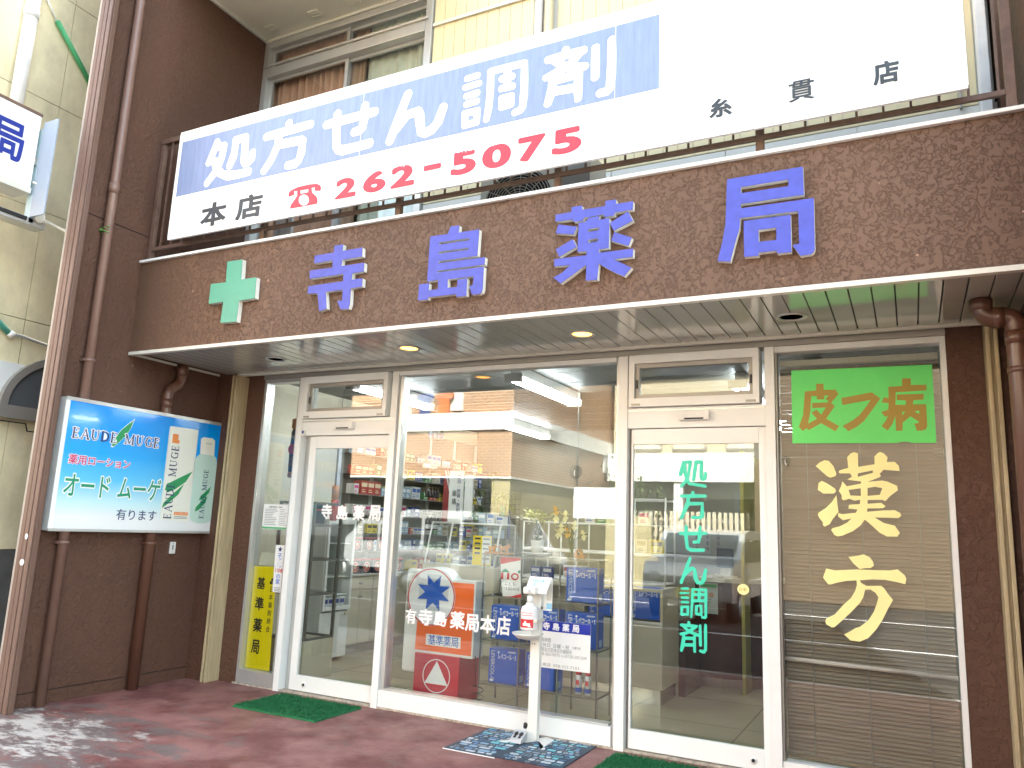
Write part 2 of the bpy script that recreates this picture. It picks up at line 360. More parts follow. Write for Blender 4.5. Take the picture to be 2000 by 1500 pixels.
# ---------------------------------------------------------------- traced lettering (millimetres on each sign, u right, v up)
OUTLINE={'cross':[[(1068,3342),(1226,3341),(1234,3179),(1391,3179),(1398,3014),(1237,3011),(1233,2847),(1067,2852),(1074,3018),(915,3018),(915,3178),(1077,3175)]],
'tera':[[(2122,3332),(2200,3332),(2198,3284),(2373,3286),(2377,3220),(2203,3217),(2200,3170),(2400,3171),(2401,3109),(2304,3105),(2301,3058),(2395,3059),(2397,2999),(2300,2995),(2303,2885),(2293,2849),(2228,2851),(2190,2916),(2233,2913),(2232,2994),(2077,2994),(2098,2868),(2034,2855),(2005,2991),(1912,2998),(1911,3053),(2229,3056),(2226,3111),(1918,3110),(1913,3171),(2121,3170),(2117,3224),(1946,3223),(1948,3280),(2122,3281)]],
'shima':[[(3093,3334),(3159,3333),(3156,3284),(3311,3284),(3307,3106),(3016,3105),(3014,3091),(3328,3088),(3365,3089),(3362,3040),(3014,3040),(3011,3028),(3359,3025),(3358,2880),(3352,2856),(3335,2848),(3281,2849),(3262,2906),(3286,2914),(3288,2971),(3094,2972),(3096,2914),(3168,2912),(3170,2960),(3240,2962),(3241,2845),(3167,2846),(3167,2865),(2950,2866),(2950,2850),(2873,2851),(2873,2961),(2951,2961),(2949,2913),(3023,2913),(3021,2976),(2935,2976),(2937,3287),(3074,3286)],[(3010,3238),(3240,3234),(3240,3219),(3011,3220)],[(3012,3172),(3239,3169),(3238,3155),(3011,3157)]],
'kusuri':[[(3849,3300),(3953,3302),(3955,3333),(4020,3333),(4024,3305),(4169,3305),(4172,3338),(4237,3336),(4237,3308),(4342,3307),(4340,3257),(4231,3256),(4227,3237),(4166,3237),(4162,3255),(4034,3253),(4031,3235),(3971,3236),(3960,3253),(3850,3256)],[(4066,3248),(4136,3247),(4129,3225),(4198,3225),(4197,3040),(4136,3039),(4136,3017),(4346,3016),(4344,2967),(4230,2965),(4338,2902),(4294,2855),(4235,2885),(4180,2921),(4137,2951),(4128,2853),(4058,2855),(4059,2954),(4025,2933),(3965,2897),(3895,2856),(3848,2898),(3902,2920),(3956,2965),(3850,2969),(3850,3014),(4058,3012),(4060,3039),(4000,3041),(4003,3224),(4048,3224)],[(4066,3176),(4134,3177),(4133,3158),(4064,3157)],[(4067,3109),(4130,3110),(4129,3090),(4065,3089)],[(3870,3234),(3992,3202),(3971,3156),(3853,3180)],[(3857,3075),(3967,3126),(3992,3075),(3881,3026)],[(4202,3194),(4313,3249),(4343,3188),(4227,3142)],[(4231,3133),(4337,3084),(4318,3037),(4211,3082)]],
'kyoku':[[(4884,3348),(5280,3350),(5281,3192),(4955,3192),(4956,3166),(5329,3165),(5326,2883),(5319,2867),(5307,2858),(5255,2856),(5218,2919),(5251,2923),(5251,3104),(4951,3111),(4948,3055),(4922,2968),(4896,2869),(4828,2881),(4855,2986),(4873,3088)],[(4957,3290),(5205,3291),(5206,3253),(4958,3254)],[(4970,3090),(5212,3089),(5211,2883),(5140,2884),(5137,2900),(5046,2900),(5045,2883),(4970,2886)],[(5046,3029),(5138,3029),(5138,2959),(5047,2960)]],
'kawa':[[(5203,2388),(5247,2386),(5247,2347),(5316,2344),(5333,2317),(5289,2262),(5309,2240),(5255,2161),(5330,2112),(5307,2080),(5225,2133),(5151,2090),(5140,2103),(5114,2086),(5092,2112),(5119,2188),(5134,2341),(5202,2345)],[(5171,2309),(5204,2310),(5205,2286),(5248,2285),(5250,2309),(5274,2310),(5256,2286),(5271,2277),(5270,2264),(5175,2264),(5175,2231),(5256,2233),(5228,2188),(5200,2220),(5171,2202),(5201,2161),(5148,2132),(5164,2214)]],
'fu':[[(5349,2289),(5524,2319),(5570,2278),(5510,2192),(5474,2142),(5433,2107),(5383,2079),(5349,2112),(5406,2144),(5450,2179),(5484,2224),(5516,2272),(5353,2245)]],
'yamai':[[(5696,2399),(5743,2395),(5741,2355),(5824,2352),(5824,2318),(5657,2313),(5652,2237),(5689,2233),(5709,2234),(5710,2261),(5661,2265),(5662,2299),(5807,2297),(5805,2263),(5750,2259),(5747,2235),(5817,2233),(5816,2099),(5808,2082),(5786,2074),(5760,2074),(5749,2118),(5771,2120),(5774,2129),(5730,2163),(5686,2124),(5683,2076),(5648,2076),(5648,2168),(5630,2118),(5602,2079),(5571,2107),(5595,2139),(5607,2169),(5591,2164),(5572,2195),(5611,2207),(5615,2247),(5577,2254),(5590,2286),(5616,2278),(5618,2349),(5693,2351)],[(5687,2192),(5704,2192),(5686,2169)],[(5753,2192),(5779,2197),(5778,2175)]],
'board':[[(5054,2482),(5861,2475),(5859,2001),(5731,2001),(5715,2007),(5691,2009),(5669,2007),(5650,2002),(5050,2007)]],
'kan':[[(5185,1862),(5207,1884),(5238,1899),(5263,1895),(5289,1862),(5304,1815),(5298,1800),(5270,1790),(5252,1797)],[(5199,1756),(5218,1770),(5251,1753),(5295,1722),(5298,1705),(5286,1693),(5224,1691),(5193,1714)],[(5300,1683),(5304,1623),(5308,1580),(5273,1535),(5255,1504),(5226,1488),(5217,1496),(5215,1516),(5196,1542),(5189,1559),(5193,1572),(5238,1604),(5272,1640)],[(5369,1917),(5389,1940),(5409,1948),(5431,1941),(5430,1858),(5521,1873),(5523,1921),(5542,1943),(5558,1948),(5577,1938),(5595,1916),(5589,1888),(5633,1888),(5654,1864),(5657,1833),(5569,1840),(5546,1814),(5554,1805),(5547,1795),(5477,1766),(5560,1775),(5587,1769),(5639,1744),(5642,1718),(5597,1681),(5571,1651),(5557,1659),(5474,1657),(5473,1634),(5549,1641),(5572,1621),(5555,1609),(5471,1606),(5468,1586),(5558,1596),(5620,1599),(5647,1585),(5654,1568),(5638,1553),(5508,1553),(5559,1521),(5616,1508),(5641,1467),(5627,1444),(5571,1443),(5533,1463),(5496,1500),(5454,1539),(5429,1502),(5384,1466),(5326,1438),(5298,1432),(5280,1440),(5262,1470),(5271,1481),(5312,1493),(5353,1516),(5380,1543),(5332,1531),(5304,1554),(5307,1573),(5331,1568),(5406,1578),(5416,1598),(5365,1603),(5369,1625),(5430,1631),(5433,1657),(5402,1651),(5371,1662),(5340,1651),(5330,1659),(5329,1683),(5314,1709),(5328,1738),(5337,1768),(5361,1738),(5440,1755),(5443,1768),(5365,1778),(5379,1789),(5392,1796),(5382,1817),(5323,1817),(5317,1826),(5324,1837),(5373,1851)],[(5427,1818),(5509,1836),(5511,1821),(5424,1796)],[(5370,1716),(5439,1727),(5438,1681),(5379,1682)],[(5477,1729),(5517,1737),(5558,1729),(5543,1689),(5475,1681)]],
'hou':[[(5355,1312),(5412,1323),(5440,1331),(5471,1318),(5489,1293),(5493,1268),(5474,1253),(5443,1251),(5417,1244),(5407,1251),(5381,1275)],[(5227,1236),(5279,1228),(5403,1241),(5501,1243),(5578,1246),(5620,1254),(5656,1222),(5663,1204),(5656,1172),(5613,1181),(5549,1190),(5483,1188),(5411,1178),(5420,1164),(5447,1148),(5528,1154),(5545,1139),(5561,1112),(5587,1077),(5561,1030),(5528,962),(5491,902),(5446,849),(5399,824),(5376,825),(5348,826),(5315,857),(5354,881),(5379,900),(5402,908),(5451,951),(5483,1003),(5501,1054),(5510,1087),(5496,1111),(5469,1128),(5440,1126),(5428,1081),(5408,1046),(5358,989),(5309,939),(5264,895),(5248,891),(5216,908),(5212,926),(5219,941),(5266,968),(5320,1031),(5361,1072),(5385,1115),(5396,1150),(5395,1177),(5341,1171),(5280,1154),(5250,1143),(5235,1143),(5220,1163),(5207,1181)]],
'phone':[[(1696,3750),(1693,3782),(1718,3800),(1785,3814),(1888,3816),(1963,3808),(1995,3789),(2004,3768),(2000,3746),(1945,3757),(1946,3784),(1913,3784),(1919,3755),(1931,3739),(1967,3710),(1981,3683),(1982,3650),(1722,3652),(1725,3680),(1759,3717),(1780,3744),(1777,3783),(1745,3789),(1751,3758)],[(1806,3782),(1885,3780),(1885,3755),(1812,3755)],[(1899,3692),(1898,3679),(1892,3668),(1882,3660),(1869,3656),(1854,3656),(1838,3661),(1824,3669),(1811,3681),(1803,3694),(1799,3709),(1799,3722),(1805,3733),(1815,3741),(1828,3745),(1844,3745),(1859,3740),(1874,3732),(1886,3720),(1895,3706)]]}
SIGN_STROKES={'sho':[[(866,4354),(839,4276),(798,4195)],[(871,4317),(953,4307),(952,4260),(936,4192),(896,4106),(807,4017)],[(860,4195),(902,4117),(964,4059),(1042,4030),(1254,4029)],[(1076,4334),(1081,4246),(1075,4189),(1040,4123)],[(1076,4334),(1182,4333)],[(1182,4333),(1193,4183),(1193,4132),(1206,4112),(1243,4111),(1275,4133),(1276,4184)]],
'hoh':[[(1628,4356),(1628,4300)],[(1407,4292),(1845,4301)],[(1537,4285),(1537,4206),(1492,4097),(1420,4010)],[(1555,4197),(1766,4190),(1787,4178),(1789,4106),(1770,4038),(1734,4006),(1660,4009)]],
'se':[[(2003,4265),(2439,4271)],[(2098,4330),(2102,4141),(2113,4077),(2141,4038),(2181,4024),(2417,4033)],[(2348,4336),(2352,4217),(2341,4170),(2317,4153),(2272,4151)]],
'n':[[(2719,4341),(2592,4016)],[(2645,4099),(2683,4151),(2729,4184),(2776,4195),(2812,4190),(2828,4167),(2835,4070),(2853,4029),(2889,4013),(2940,4026),(2983,4070),(3019,4172)]],
'cho':[[(3198,4344),(3274,4345)],[(3188,4281),(3288,4284)],[(3199,4216),(3278,4218)],[(3203,4154),(3278,4157)],[(3194,4091),(3289,4089),(3286,4006),(3197,4003),(3194,4091)],[(3375,4352),(3380,4196),(3373,4076),(3360,4012)],[(3375,4352),(3622,4347),(3626,4334),(3629,4106),(3622,4039),(3607,4020),(3569,4013)],[(3463,4276),(3538,4273)],[(3463,4205),(3541,4203)],[(3501,4327),(3502,4205)],[(3469,4137),(3538,4135),(3537,4077),(3470,4073),(3469,4137)]],
'zai':[[(3910,4363),(3908,4329)],[(3791,4326),(4031,4330)],[(4005,4316),(3940,4253),(3850,4220),(3783,4206)],[(3835,4311),(3916,4240),(4043,4217)],[(3827,4183),(3824,4091),(3798,4023)],[(4002,4200),(4002,4012)],[(3833,4169),(3997,4174)],[(3830,4095),(3999,4085)],[(4112,4324),(4111,4127)],[(4217,4350),(4217,4086),(4210,4029),(4187,4010),(4147,4011)]]}
DOOR_STROKES={'sho':[[(4351,1888),(4341,1837),(4328,1801)],[(4351,1888),(4397,1888),(4392,1828),(4374,1769),(4335,1724)],[(4358,1870),(4360,1815),(4374,1769),(4392,1742),(4424,1728),(4495,1727)],[(4434,1888),(4429,1828),(4419,1769)],[(4434,1888),(4471,1888),(4469,1783),(4475,1772),(4488,1774),(4496,1783),(4498,1811)]],
'hoh':[[(4413,1683),(4413,1660)],[(4337,1659),(4494,1662)],[(4383,1655),(4378,1592),(4336,1514)],[(4383,1610),(4478,1612),(4478,1537),(4469,1521),(4456,1516),(4413,1519)]],
'se':[[(4330,1411),(4498,1418)],[(4367,1457),(4367,1346),(4376,1320),(4401,1306),(4482,1310)],[(4459,1456),(4458,1376),(4451,1361),(4421,1359)]],
'n':[[(4393,1253),(4336,1096)],[(4362,1152),(4385,1181),(4409,1190),(4423,1183),(4428,1161),(4428,1124),(4442,1100),(4470,1100),(4488,1124),(4496,1183)]],
'cho':[[(4340,1057),(4380,1059)],[(4333,1027),(4383,1029)],[(4340,998),(4380,1000)],[(4340,970),(4380,972)],[(4338,941),(4380,944),(4378,892),(4338,891),(4338,941)],[(4409,1055),(4406,933),(4400,883)],[(4409,1057),(4497,1059),(4496,891),(4490,884),(4473,884)],[(4416,1023),(4490,1027)],[(4416,985),(4490,989)],[(4453,1053),(4453,990)],[(4434,955),(4469,956),(4467,902),(4434,903),(4434,955)]],
'zai':[[(4385,846),(4385,832)],[(4336,825),(4436,826)],[(4425,818),(4380,782),(4333,768)],[(4352,816),(4390,788),(4445,771)],[(4352,757),(4350,713),(4337,667)],[(4422,760),(4424,669)],[(4354,744),(4422,749)],[(4354,703),(4422,708)],[(4459,830),(4461,711)],[(4493,837),(4493,687),(4482,671),(4460,676)]]}
# ---------------------------------------------------------------- materials
BROWN = (0.130, 0.071, 0.044)
m_fascia = stucco('fascia stucco', BROWN, 30, 0.46, 0.54, 0.75, 0.007, fine=0.22)
m_side = stucco('side wall stucco', A(120, 84, 66, .56), 26, 0.42, 0.60, 0.6, 0.008, fine=0.4, var=0.2)
m_dark = mat('dark gap', (0.012, 0.012, 0.012), 0.8)
m_white = mat('white aluminium', (0.78, 0.79, 0.77), 0.38, var=0.04, vscale=2)
m_alu = mat('clear anodised aluminium', (0.55, 0.55, 0.53), 0.32, metal=0.55, var=0.05)
m_grey = mat('grey bronze aluminium', (0.33, 0.31, 0.28), 0.4, metal=0.4)
m_cap = mat('white coping', (0.78, 0.78, 0.76), 0.5, var=0.08, vscale=6)
m_trim = mat('cream trim', (0.62, 0.60, 0.53), 0.35, var=0.06)
m_rail = mat('beige shutter rail', (0.46, 0.37, 0.22), 0.45, var=0.25, vscale=4, stretch=(6, 6, 0.6))
m_chan = mat('brown metal channel', A(146, 112, 96, .50), 0.5, metal=0.1, var=0.08, vscale=2)
m_pipe = mat('brown vinyl pipe', A(150, 117, 103, .66), 0.32, spec=0.5, var=0.10, vscale=5)
m_pipe2 = mat('darker brown vinyl pipe', A(118, 82, 66, .66), 0.28, var=0.08)
m_railing = mat('brown railing paint', A(132, 104, 90, .66), 0.45, var=0.25, vscale=14)
m_siding = mat('cream siding', (0.66, 0.56, 0.33), 0.45, var=0.05)
m_siding2 = mat('pale lower siding', (0.62, 0.61, 0.56), 0.4, var=0.05)
m_soffit = mat('glossy soffit board', (0.47, 0.48, 0.43), 0.09, spec=0.9, coat=0.6, var=0.05, vscale=1.5)
m_eave = mat('eave board', (0.80, 0.77, 0.64), 0.5, var=0.04)
m_glass = glass('window glass', ior=1.74)
m_glass2 = glass('thin case glass', (0.95, 0.97, 0.96), 1.35)
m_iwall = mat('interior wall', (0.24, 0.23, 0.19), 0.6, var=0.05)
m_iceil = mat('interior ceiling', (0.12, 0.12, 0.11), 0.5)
m_conc = mat('worn concrete curb', (0.42, 0.36, 0.29), 0.9, var=0.45, vscale=30, bump=0.5, bscale=80)
m_black = mat('black plastic', (0.02, 0.02, 0.022), 0.4)
m_red = mat('red print', (0.55, 0.02, 0.025), 0.45)
m_navy = mat('navy print', (0.012, 0.03, 0.26), 0.4)
m_ink = mat('black ink', (0.015, 0.015, 0.018), 0.5)
m_paper = mat('white paper', (0.78, 0.78, 0.76), 0.6)
m_vinylw = mat('white vinyl', (0.80, 0.80, 0.80), 0.4)

def floor_paint():
    m = bpy.data.materials.new('worn red floor paint'); m.use_nodes = True; nt = m.node_tree; p = nt.nodes['Principled BSDF']
    tc = nt.nodes.new('ShaderNodeTexCoord'); src = tc.outputs['Object']
    def noise(s, d=6, r=0.65, st=None, dis=0.0):
        n = _node(nt, 'ShaderNodeTexNoise', Scale=s, Detail=d, Roughness=r, Distortion=dis)
        if st:
            mp = nt.nodes.new('ShaderNodeMapping'); mp.inputs['Scale'].default_value = st; nt.links.new(src, mp.inputs[0]); nt.links.new(mp.outputs[0], n.inputs['Vector'])
        else: nt.links.new(src, n.inputs['Vector'])
        return n.outputs[0]
    def ramp(s, a, b):
        q = nt.nodes.new('ShaderNodeMapRange'); q.inputs[1].default_value = a; q.inputs[2].default_value = b; q.interpolation_type = 'SMOOTHSTEP'; nt.links.new(s, q.inputs[0]); return q.outputs[0]
    def mixc(f, a, b):
        x = _node(nt, 'ShaderNodeMix', data_type='RGBA'); nt.links.new(f, x.inputs[0])
        for i, c in ((6, a), (7, b)):
            if isinstance(c, tuple): x.inputs[i].default_value = (*c, 1)
            else: nt.links.new(c, x.inputs[i])
        return x.outputs[2]
    def mth(op, a, b):
        x = nt.nodes.new('ShaderNodeMath'); x.operation = op; x.use_clamp = True
        for i, c in enumerate((a, b)):
            if isinstance(c, (int, float)): x.inputs[i].default_value = c
            else: nt.links.new(c, x.inputs[i])
        return x.outputs[0]
    c = mixc(ramp(noise(2.2), 0.35, 0.65), A(116, 64, 60, .72), A(156, 108, 101, .76))
    sep = nt.nodes.new('ShaderNodeSeparateXYZ'); nt.links.new(src, sep.inputs[0])
    # the paint is worn through towards the street and towards the left wall
    d1 = ramp(sep.outputs[1], -0.75, -1.9); d2 = ramp(sep.outputs[0], 2.6, 0.6)
    wear = mth('MULTIPLY', d1, d2)
    w1 = ramp(mth('ADD', noise(2.6, 8, 0.72, (1, 2.4, 1), 0.15), mth('MULTIPLY', wear, 0.22)), 0.56, 0.70)
    c = mixc(mth('MULTIPLY', w1, 0.85), c, A(110, 100, 97, .78))
    w2 = ramp(mth('ADD', noise(3.4, 9, 0.75, (1, 2.0, 1), 0.2), mth('MULTIPLY', wear, 0.30)), 0.72, 0.84)
    c = mixc(w2, c, A(200, 192, 184, .76))
    w3 = ramp(mth('ADD', noise(5.5, 8, 0.75), mth('MULTIPLY', wear, -0.1)), 0.66, 0.80)
    c = mixc(mth('MULTIPLY', w3, 0.5), c, A(205, 180, 172, .6))
    c = mixc(mth('MULTIPLY', ramp(noise(60, 2), 0.62, 0.75), 0.35), c, A(210, 190, 184, .6))
    nt.links.new(c, p.inputs['Base Color'])
    rr = ramp(noise(3.0), 0.3, 0.7); q = nt.nodes.new('ShaderNodeMapRange'); q.inputs[3].default_value = 0.42; q.inputs[4].default_value = 0.75; nt.links.new(rr, q.inputs[0]); nt.links.new(q.outputs[0], p.inputs['Roughness'])
    b = _node(nt, 'ShaderNodeBump', Strength=0.35, Distance=0.006); nt.links.new(noise(70, 3), b.inputs['Height']); nt.links.new(b.outputs[0], p.inputs['Normal'])
    return m
def tiles(name, c1, c2, mortar, bw, bh, rough=0.5, ms=0.012, axes=None, bump=0.0, squash=0.5):
    m = bpy.data.materials.new(name); m.use_nodes = True; nt = m.node_tree; p = nt.nodes['Principled BSDF']
    tc = nt.nodes.new('ShaderNodeTexCoord'); sep = nt.nodes.new('ShaderNodeSeparateXYZ'); nt.links.new(tc.outputs['Object'], sep.inputs[0])
    cb = nt.nodes.new('ShaderNodeCombineXYZ')
    if axes == 'wall':
        ad = nt.nodes.new('ShaderNodeMath'); ad.operation = 'ADD'; nt.links.new(sep.outputs[0], ad.inputs[0]); nt.links.new(sep.outputs[1], ad.inputs[1])
        nt.links.new(ad.outputs[0], cb.inputs[0]); nt.links.new(sep.outputs[2], cb.inputs[1])
    else: nt.links.new(sep.outputs[0], cb.inputs[0]); nt.links.new(sep.outputs[1], cb.inputs[1])
    b = nt.nodes.new('ShaderNodeTexBrick'); b.offset = squash; b.inputs['Scale'].default_value = 1.0
    b.inputs['Color1'].default_value = (*c1, 1); b.inputs['Color2'].default_value = (*c2, 1); b.inputs['Mortar'].default_value = (*mortar, 1)
    b.inputs['Brick Width'].default_value = bw; b.inputs['Row Height'].default_value = bh; b.inputs['Mortar Size'].default_value = ms
    nt.links.new(cb.outputs[0], b.inputs['Vector'])
    n = _node(nt, 'ShaderNodeTexNoise', Scale=1.3, Detail=6.0); nt.links.new(tc.outputs['Object'], n.inputs['Vector'])
    mx = _node(nt, 'ShaderNodeMix', data_type='RGBA', blend_type='MULTIPLY'); mx.inputs[0].default_value = 0.5
    nt.links.new(b.outputs[0], mx.inputs[6]); nt.links.new(n.outputs[0], mx.inputs[7]); 
    mx.inputs[0].default_value = 0.35
    nt.links.new(mx.outputs[2], p.inputs['Base Color']); p.inputs['Roughness'].default_value = rough
    return m
m_floor = floor_paint()
m_brick = tiles('tan brick tile', (0.50, 0.25, 0.12), (0.40, 0.18, 0.085), (0.74, 0.60, 0.42), 0.24, 0.08, 0.7, 0.012, 'wall')
m_block = tiles('pale yellow block', (0.58, 0.50, 0.26), (0.50, 0.43, 0.24), (0.40, 0.33, 0.2), 0.40, 0.2, 0.8, 0.012, 'wall')
m_ifloor = tiles('interior vinyl tile', (0.46, 0.41, 0.27), (0.41, 0.37, 0.24), (0.22, 0.20, 0.13), 0.91, 0.91, 0.22, 0.006, None, squash=0.0)
m_asph = mat('asphalt', (0.034, 0.034, 0.034), 0.9, spec=0.2, var=0.25, vscale=6, bump=0.5, bscale=160)

# ---------------------------------------------------------------- ground
MB().box(-60, 60, -60, -3.6, -0.12, -0.02, m_asph).build('road', kind='structure')
MB().box(-60, 60, -3.6, 40, -0.14, -0.02, mat('old concrete', (0.42, 0.41, 0.39), 0.85, var=0.2)).build('ground', kind='structure')
MB().box(-0.4, 6.8, -3.4, 0.05, -0.02, 0.0, m_floor).build('forecourt', kind='structure')
MB().box(-60, 60, -7.03, -6.95, -0.02, -0.016, m_vinylw).box(-60, 60, -11.1, -11.02, -0.02, -0.016, m_vinylw).build('road_marking', kind='structure')
MB().box(0.1, 6.2, 0.06, 4.6, 0.0, 0.03, m_ifloor).build('shop_floor', kind='structure')

# ---------------------------------------------------------------- the pharmacy building
B = thing('pharmacy_building', 'brown stucco pharmacy with a glazed shopfront under a deep textured fascia', 'building', (3.1, 0, 0))
# side walls with thin joints between pours
w = MB(); w.box(-0.19, -0.008, -1.64, 7, 0, 11.5, m_dark)
for z0, z1 in ((0.0, 0.092), (0.1, 3.716), (3.724, 11.5)): w.box(-0.2, 0.0, -1.649, -0.152, z0, z1, m_side)
w.box(-0.2, 0.0, -0.15, 7, 2.75, 11.5, m_side)
w.build('side_wall', None, B)
w = MB(); w.box(6.3, 6.5, -1.57, -0.152, 0, 11.5, m_side); w.box(6.3, 6.5, -0.15, 7, 2.75, 11.5, m_side); w.build('side_wall', None, B)
w = MB(); w.box(-0.2, 0.222, -0.15, 0.08, 0.1, 2.755, m_side).box(-0.19, 0.219, -0.147, 0.08, 0, 0.0995, m_side)
w.box(0.285, 0.488, -0.045, 0.08, 0.1, 2.755, m_side).box(0.285, 0.485, -0.042, 0.08, 0, 0.0995, m_side)
w.build('front_wall', None, B); w = MB(); w.box(5.937, 6.128, -0.045, 0.08, 0, 2.755, m_side).box(6.195, 6.4, -0.15, 0.08, 0, 2.755, m_side)
w.build('front_wall', None, B)
MB().box(0.003, 6.297, -1.10, -0.95, 2.702, 3.468, m_fascia).build('fascia', None, B)
MB().box(0.002, 6.298, -1.125, -0.9, 3.470, 3.492, m_cap).build('coping', None, B, bevel=0.003)
# soffit: separate glossy boards with open joints
s = MB(); s.box(0.01, 6.29, -1.06, -0.14, 2.712, 2.74, m_dark); x = 0.015; p = 0.1095
x = 5.028 - p * 45
while x < 6.29:
    a, b_ = max(x + 0.004, 0.004), min(x + p - 0.003, 6.296)
    if b_ - a > 0.02: s.box(a, b_, -1.075, -0.135, 2.69, 2.703, m_soffit)
    x += p
s.build('soffit', None, B, bevel=0.0015, seg=1)
t = MB(); t.box(0.012, 6.29, -1.118, -1.0765, 2.672, 2.7, m_trim).box(0.012, 6.29, -0.134, -0.105, 2.672, 2.7, m_trim)
t.box(0.0035, 0.0115, -1.1, -0.11, 2.68, 2.7, m_trim); t.build('soffit_trim', None, B, bevel=0.002)
t = MB()
t.box(0.29, 5.94, -0.104, -0.07, 2.70, 2.76, m_dark)
t.box(0.488, 5.937, -0.066, 0.07, 2.641, 2.70, m_grey); t.build('shopfront_head', None, B)
for x0 in (0.222, 6.13):
    q = MB(); q.box(x0, x0 + 0.022, -0.19, -0.02, 0, 2.672, m_rail).box(x0 + 0.04, x0 + 0.062, -0.19, -0.02, 0, 2.672, m_rail).box(x0 + 0.0225, x0 + 0.0395, -0.165, -0.02, 0, 2.672, m_rail)
    q.build('shutter_rail', None, B, bevel=0.003)
# metal channel closing the end of the left side wall
c = MB(); c.box(-0.03, 0.12, -1.735, -1.695, 0, 9, m_chan).box(-0.03, 0.05, -1.6945, -1.65, 0, 9, m_chan)
for u in (-0.03, 0.018, 0.072):
    c.box(u, u + 0.044, -1.75, -1.7355, 0, 9, m_chan)
c.box(-0.06, -0.031, -1.745, -1.575, 0, 9, mat('pale edge strip', (.36, .32, .28), .5))
ch = c.build('corner_channel', None, B, bevel=0.004)
MB().loops(disc(0.05, 1.02, 0.022), FRONT(-1.7502), 0.0, 0.006, m_white).build('cap_plug', None, ch)
MB().loops(disc(0.055, 1.2, 0.014, 0.02), FRONT(-1.7502), 0.0, 0.004, m_white).build('cap_plug', None, ch)
# balcony, upper wall, eave; unseen storey, roof, rear added to block the sun
MB().box(0.003, 6.297, -0.945, 0.0, 3.2, 3.32, mat('balcony slab', (0.35, 0.34, 0.33), 0.8)).build('balcony_floor', None, B)
s = MB(); s.box(2.06, 6.29, 0.012, 0.12, 3.3, 6.448, m_siding2); x = 2.062
while x < 6.2:
    x1 = min(x + 0.112, 6.2)
    if not (3.158 < x1 and x < 3.285):
        zt = 5.83
        s.box(x + 0.002, x1 - 0.002, 0.0, 0.011, 4.12, zt, m_siding); s.box(x + 0.002, x1 - 0.002, 0.0, 0.011, 5.85, 6.44, m_siding)
    x += 0.112
for k in range(5): s.box(2.07 + k * 0.86, 2.07 + k * 0.86 + 0.852, 0.0, 0.011, 3.321, 4.112, m_siding2)
s.build('siding', None, B)
MB().box(2.062, 6.2, -0.022, -0.001, 5.825, 5.853, m_trim).box(3.15, 3.163, -0.03, -0.001, 3.9, 5.82, m_grey).build('siding_trim', None, B)
MB().box(6.205, 6.262, -0.14, -0.02, 3.33, 6.2, m_cap).build('corner_trim', None, B, bevel=0.004)
MB().box(6.1, 6.112, -0.03, -0.0005, 4.1, 5.82, m_grey).build('siding_joint_strip', None, B)
e = MB(); e.box(0.004, 2.1, -1.15, 0.0, 6.232, 6.4, m_eave); e.box(0.002, 2.1, -1.17, -1.151, 6.2, 6.42, m_trim).box(0.005, 0.03, -1.15, -0.02, 6.205, 6.231, m_trim).box(0.035, 2.1, -0.04, -0.005, 6.2, 6.231, m_trim)
for xv in (0.22, 0.78, 1.24, 1.75):
    for k in range(3): e.box(xv - 0.06, xv + 0.06, -0.22 + k * 0.035, -0.20 + k * 0.035, 6.222, 6.2315, m_eave)
e.build('eave', None, B)
MB().box(-0.2, 6.5, 0.13, 6.95, 6.45, 11.5, m_side).build('sun_block_storey', None, B)
MB().box(-0.3, 6.6, -1.3, 7.0, 11.5, 11.65, m_grey).build('roof', None, B)  # unseen, set high so the shopfront and neighbour stay out of the sun
MB().box(-0.19, 6.49, 6.85, 6.95, 0, 6.44, m_side).build('rear_wall', None, B)
# upper window with sliding sashes
uw = MB()
uw.box(0.004, 0.07, -0.03, 0.08, 3.33, 6.199, m_alu).box(1.985, 2.055, -0.03, 0.08, 3.33, 6.199, m_alu).box(0.071, 1.984, -0.03, 0.08, 6.13, 6.199, m_alu)
uw.box(0.071, 1.984, -0.035, 0.08, 5.80, 5.90, m_alu).box(0.071, 1.984, -0.03, 0.08, 3.33, 3.42, m_alu).box(0.03, 2.02, -0.055, -0.036, 5.905, 5.925, m_alu)
U = uw.build('upper_window', None, B, bevel=0.003)
for x0, x1, z0, z1, yy in ((0.071, 1.07, 5.901, 6.129, 0.02), (1.03, 1.984, 5.901, 6.129, 0.05), (0.071, 1.08, 3.421, 5.799, 0.02), (1.04, 1.984, 3.421, 5.799, 0.05)):
    q = MB(); f = 0.038
    q.box(x0, x0 + f, yy, yy + 0.025, z0, z1, m_alu).box(x1 - f, x1, yy, yy + 0.025, z0, z1, m_alu).box(x0 + f, x1 - f, yy, yy + 0.025, z0, z0 + f, m_alu).box(x0 + f, x1 - f, yy, yy + 0.025, z1 - f * .8, z1, m_alu)
    q.build('sash', None, U); MB().box(x0 + f, x1 - f, yy + 0.01, yy + 0.014, z0 + f, z1 - f * .8, m_glass).build('pane', None, U)
MB().box(0.0, 2.06, 1.2, 1.25, 3.3, 6.43, m_iwall).box(-0.15, 2.5, 0.09, 1.24, 3.28, 3.3, m_iwall).build('upper_room', None, B)

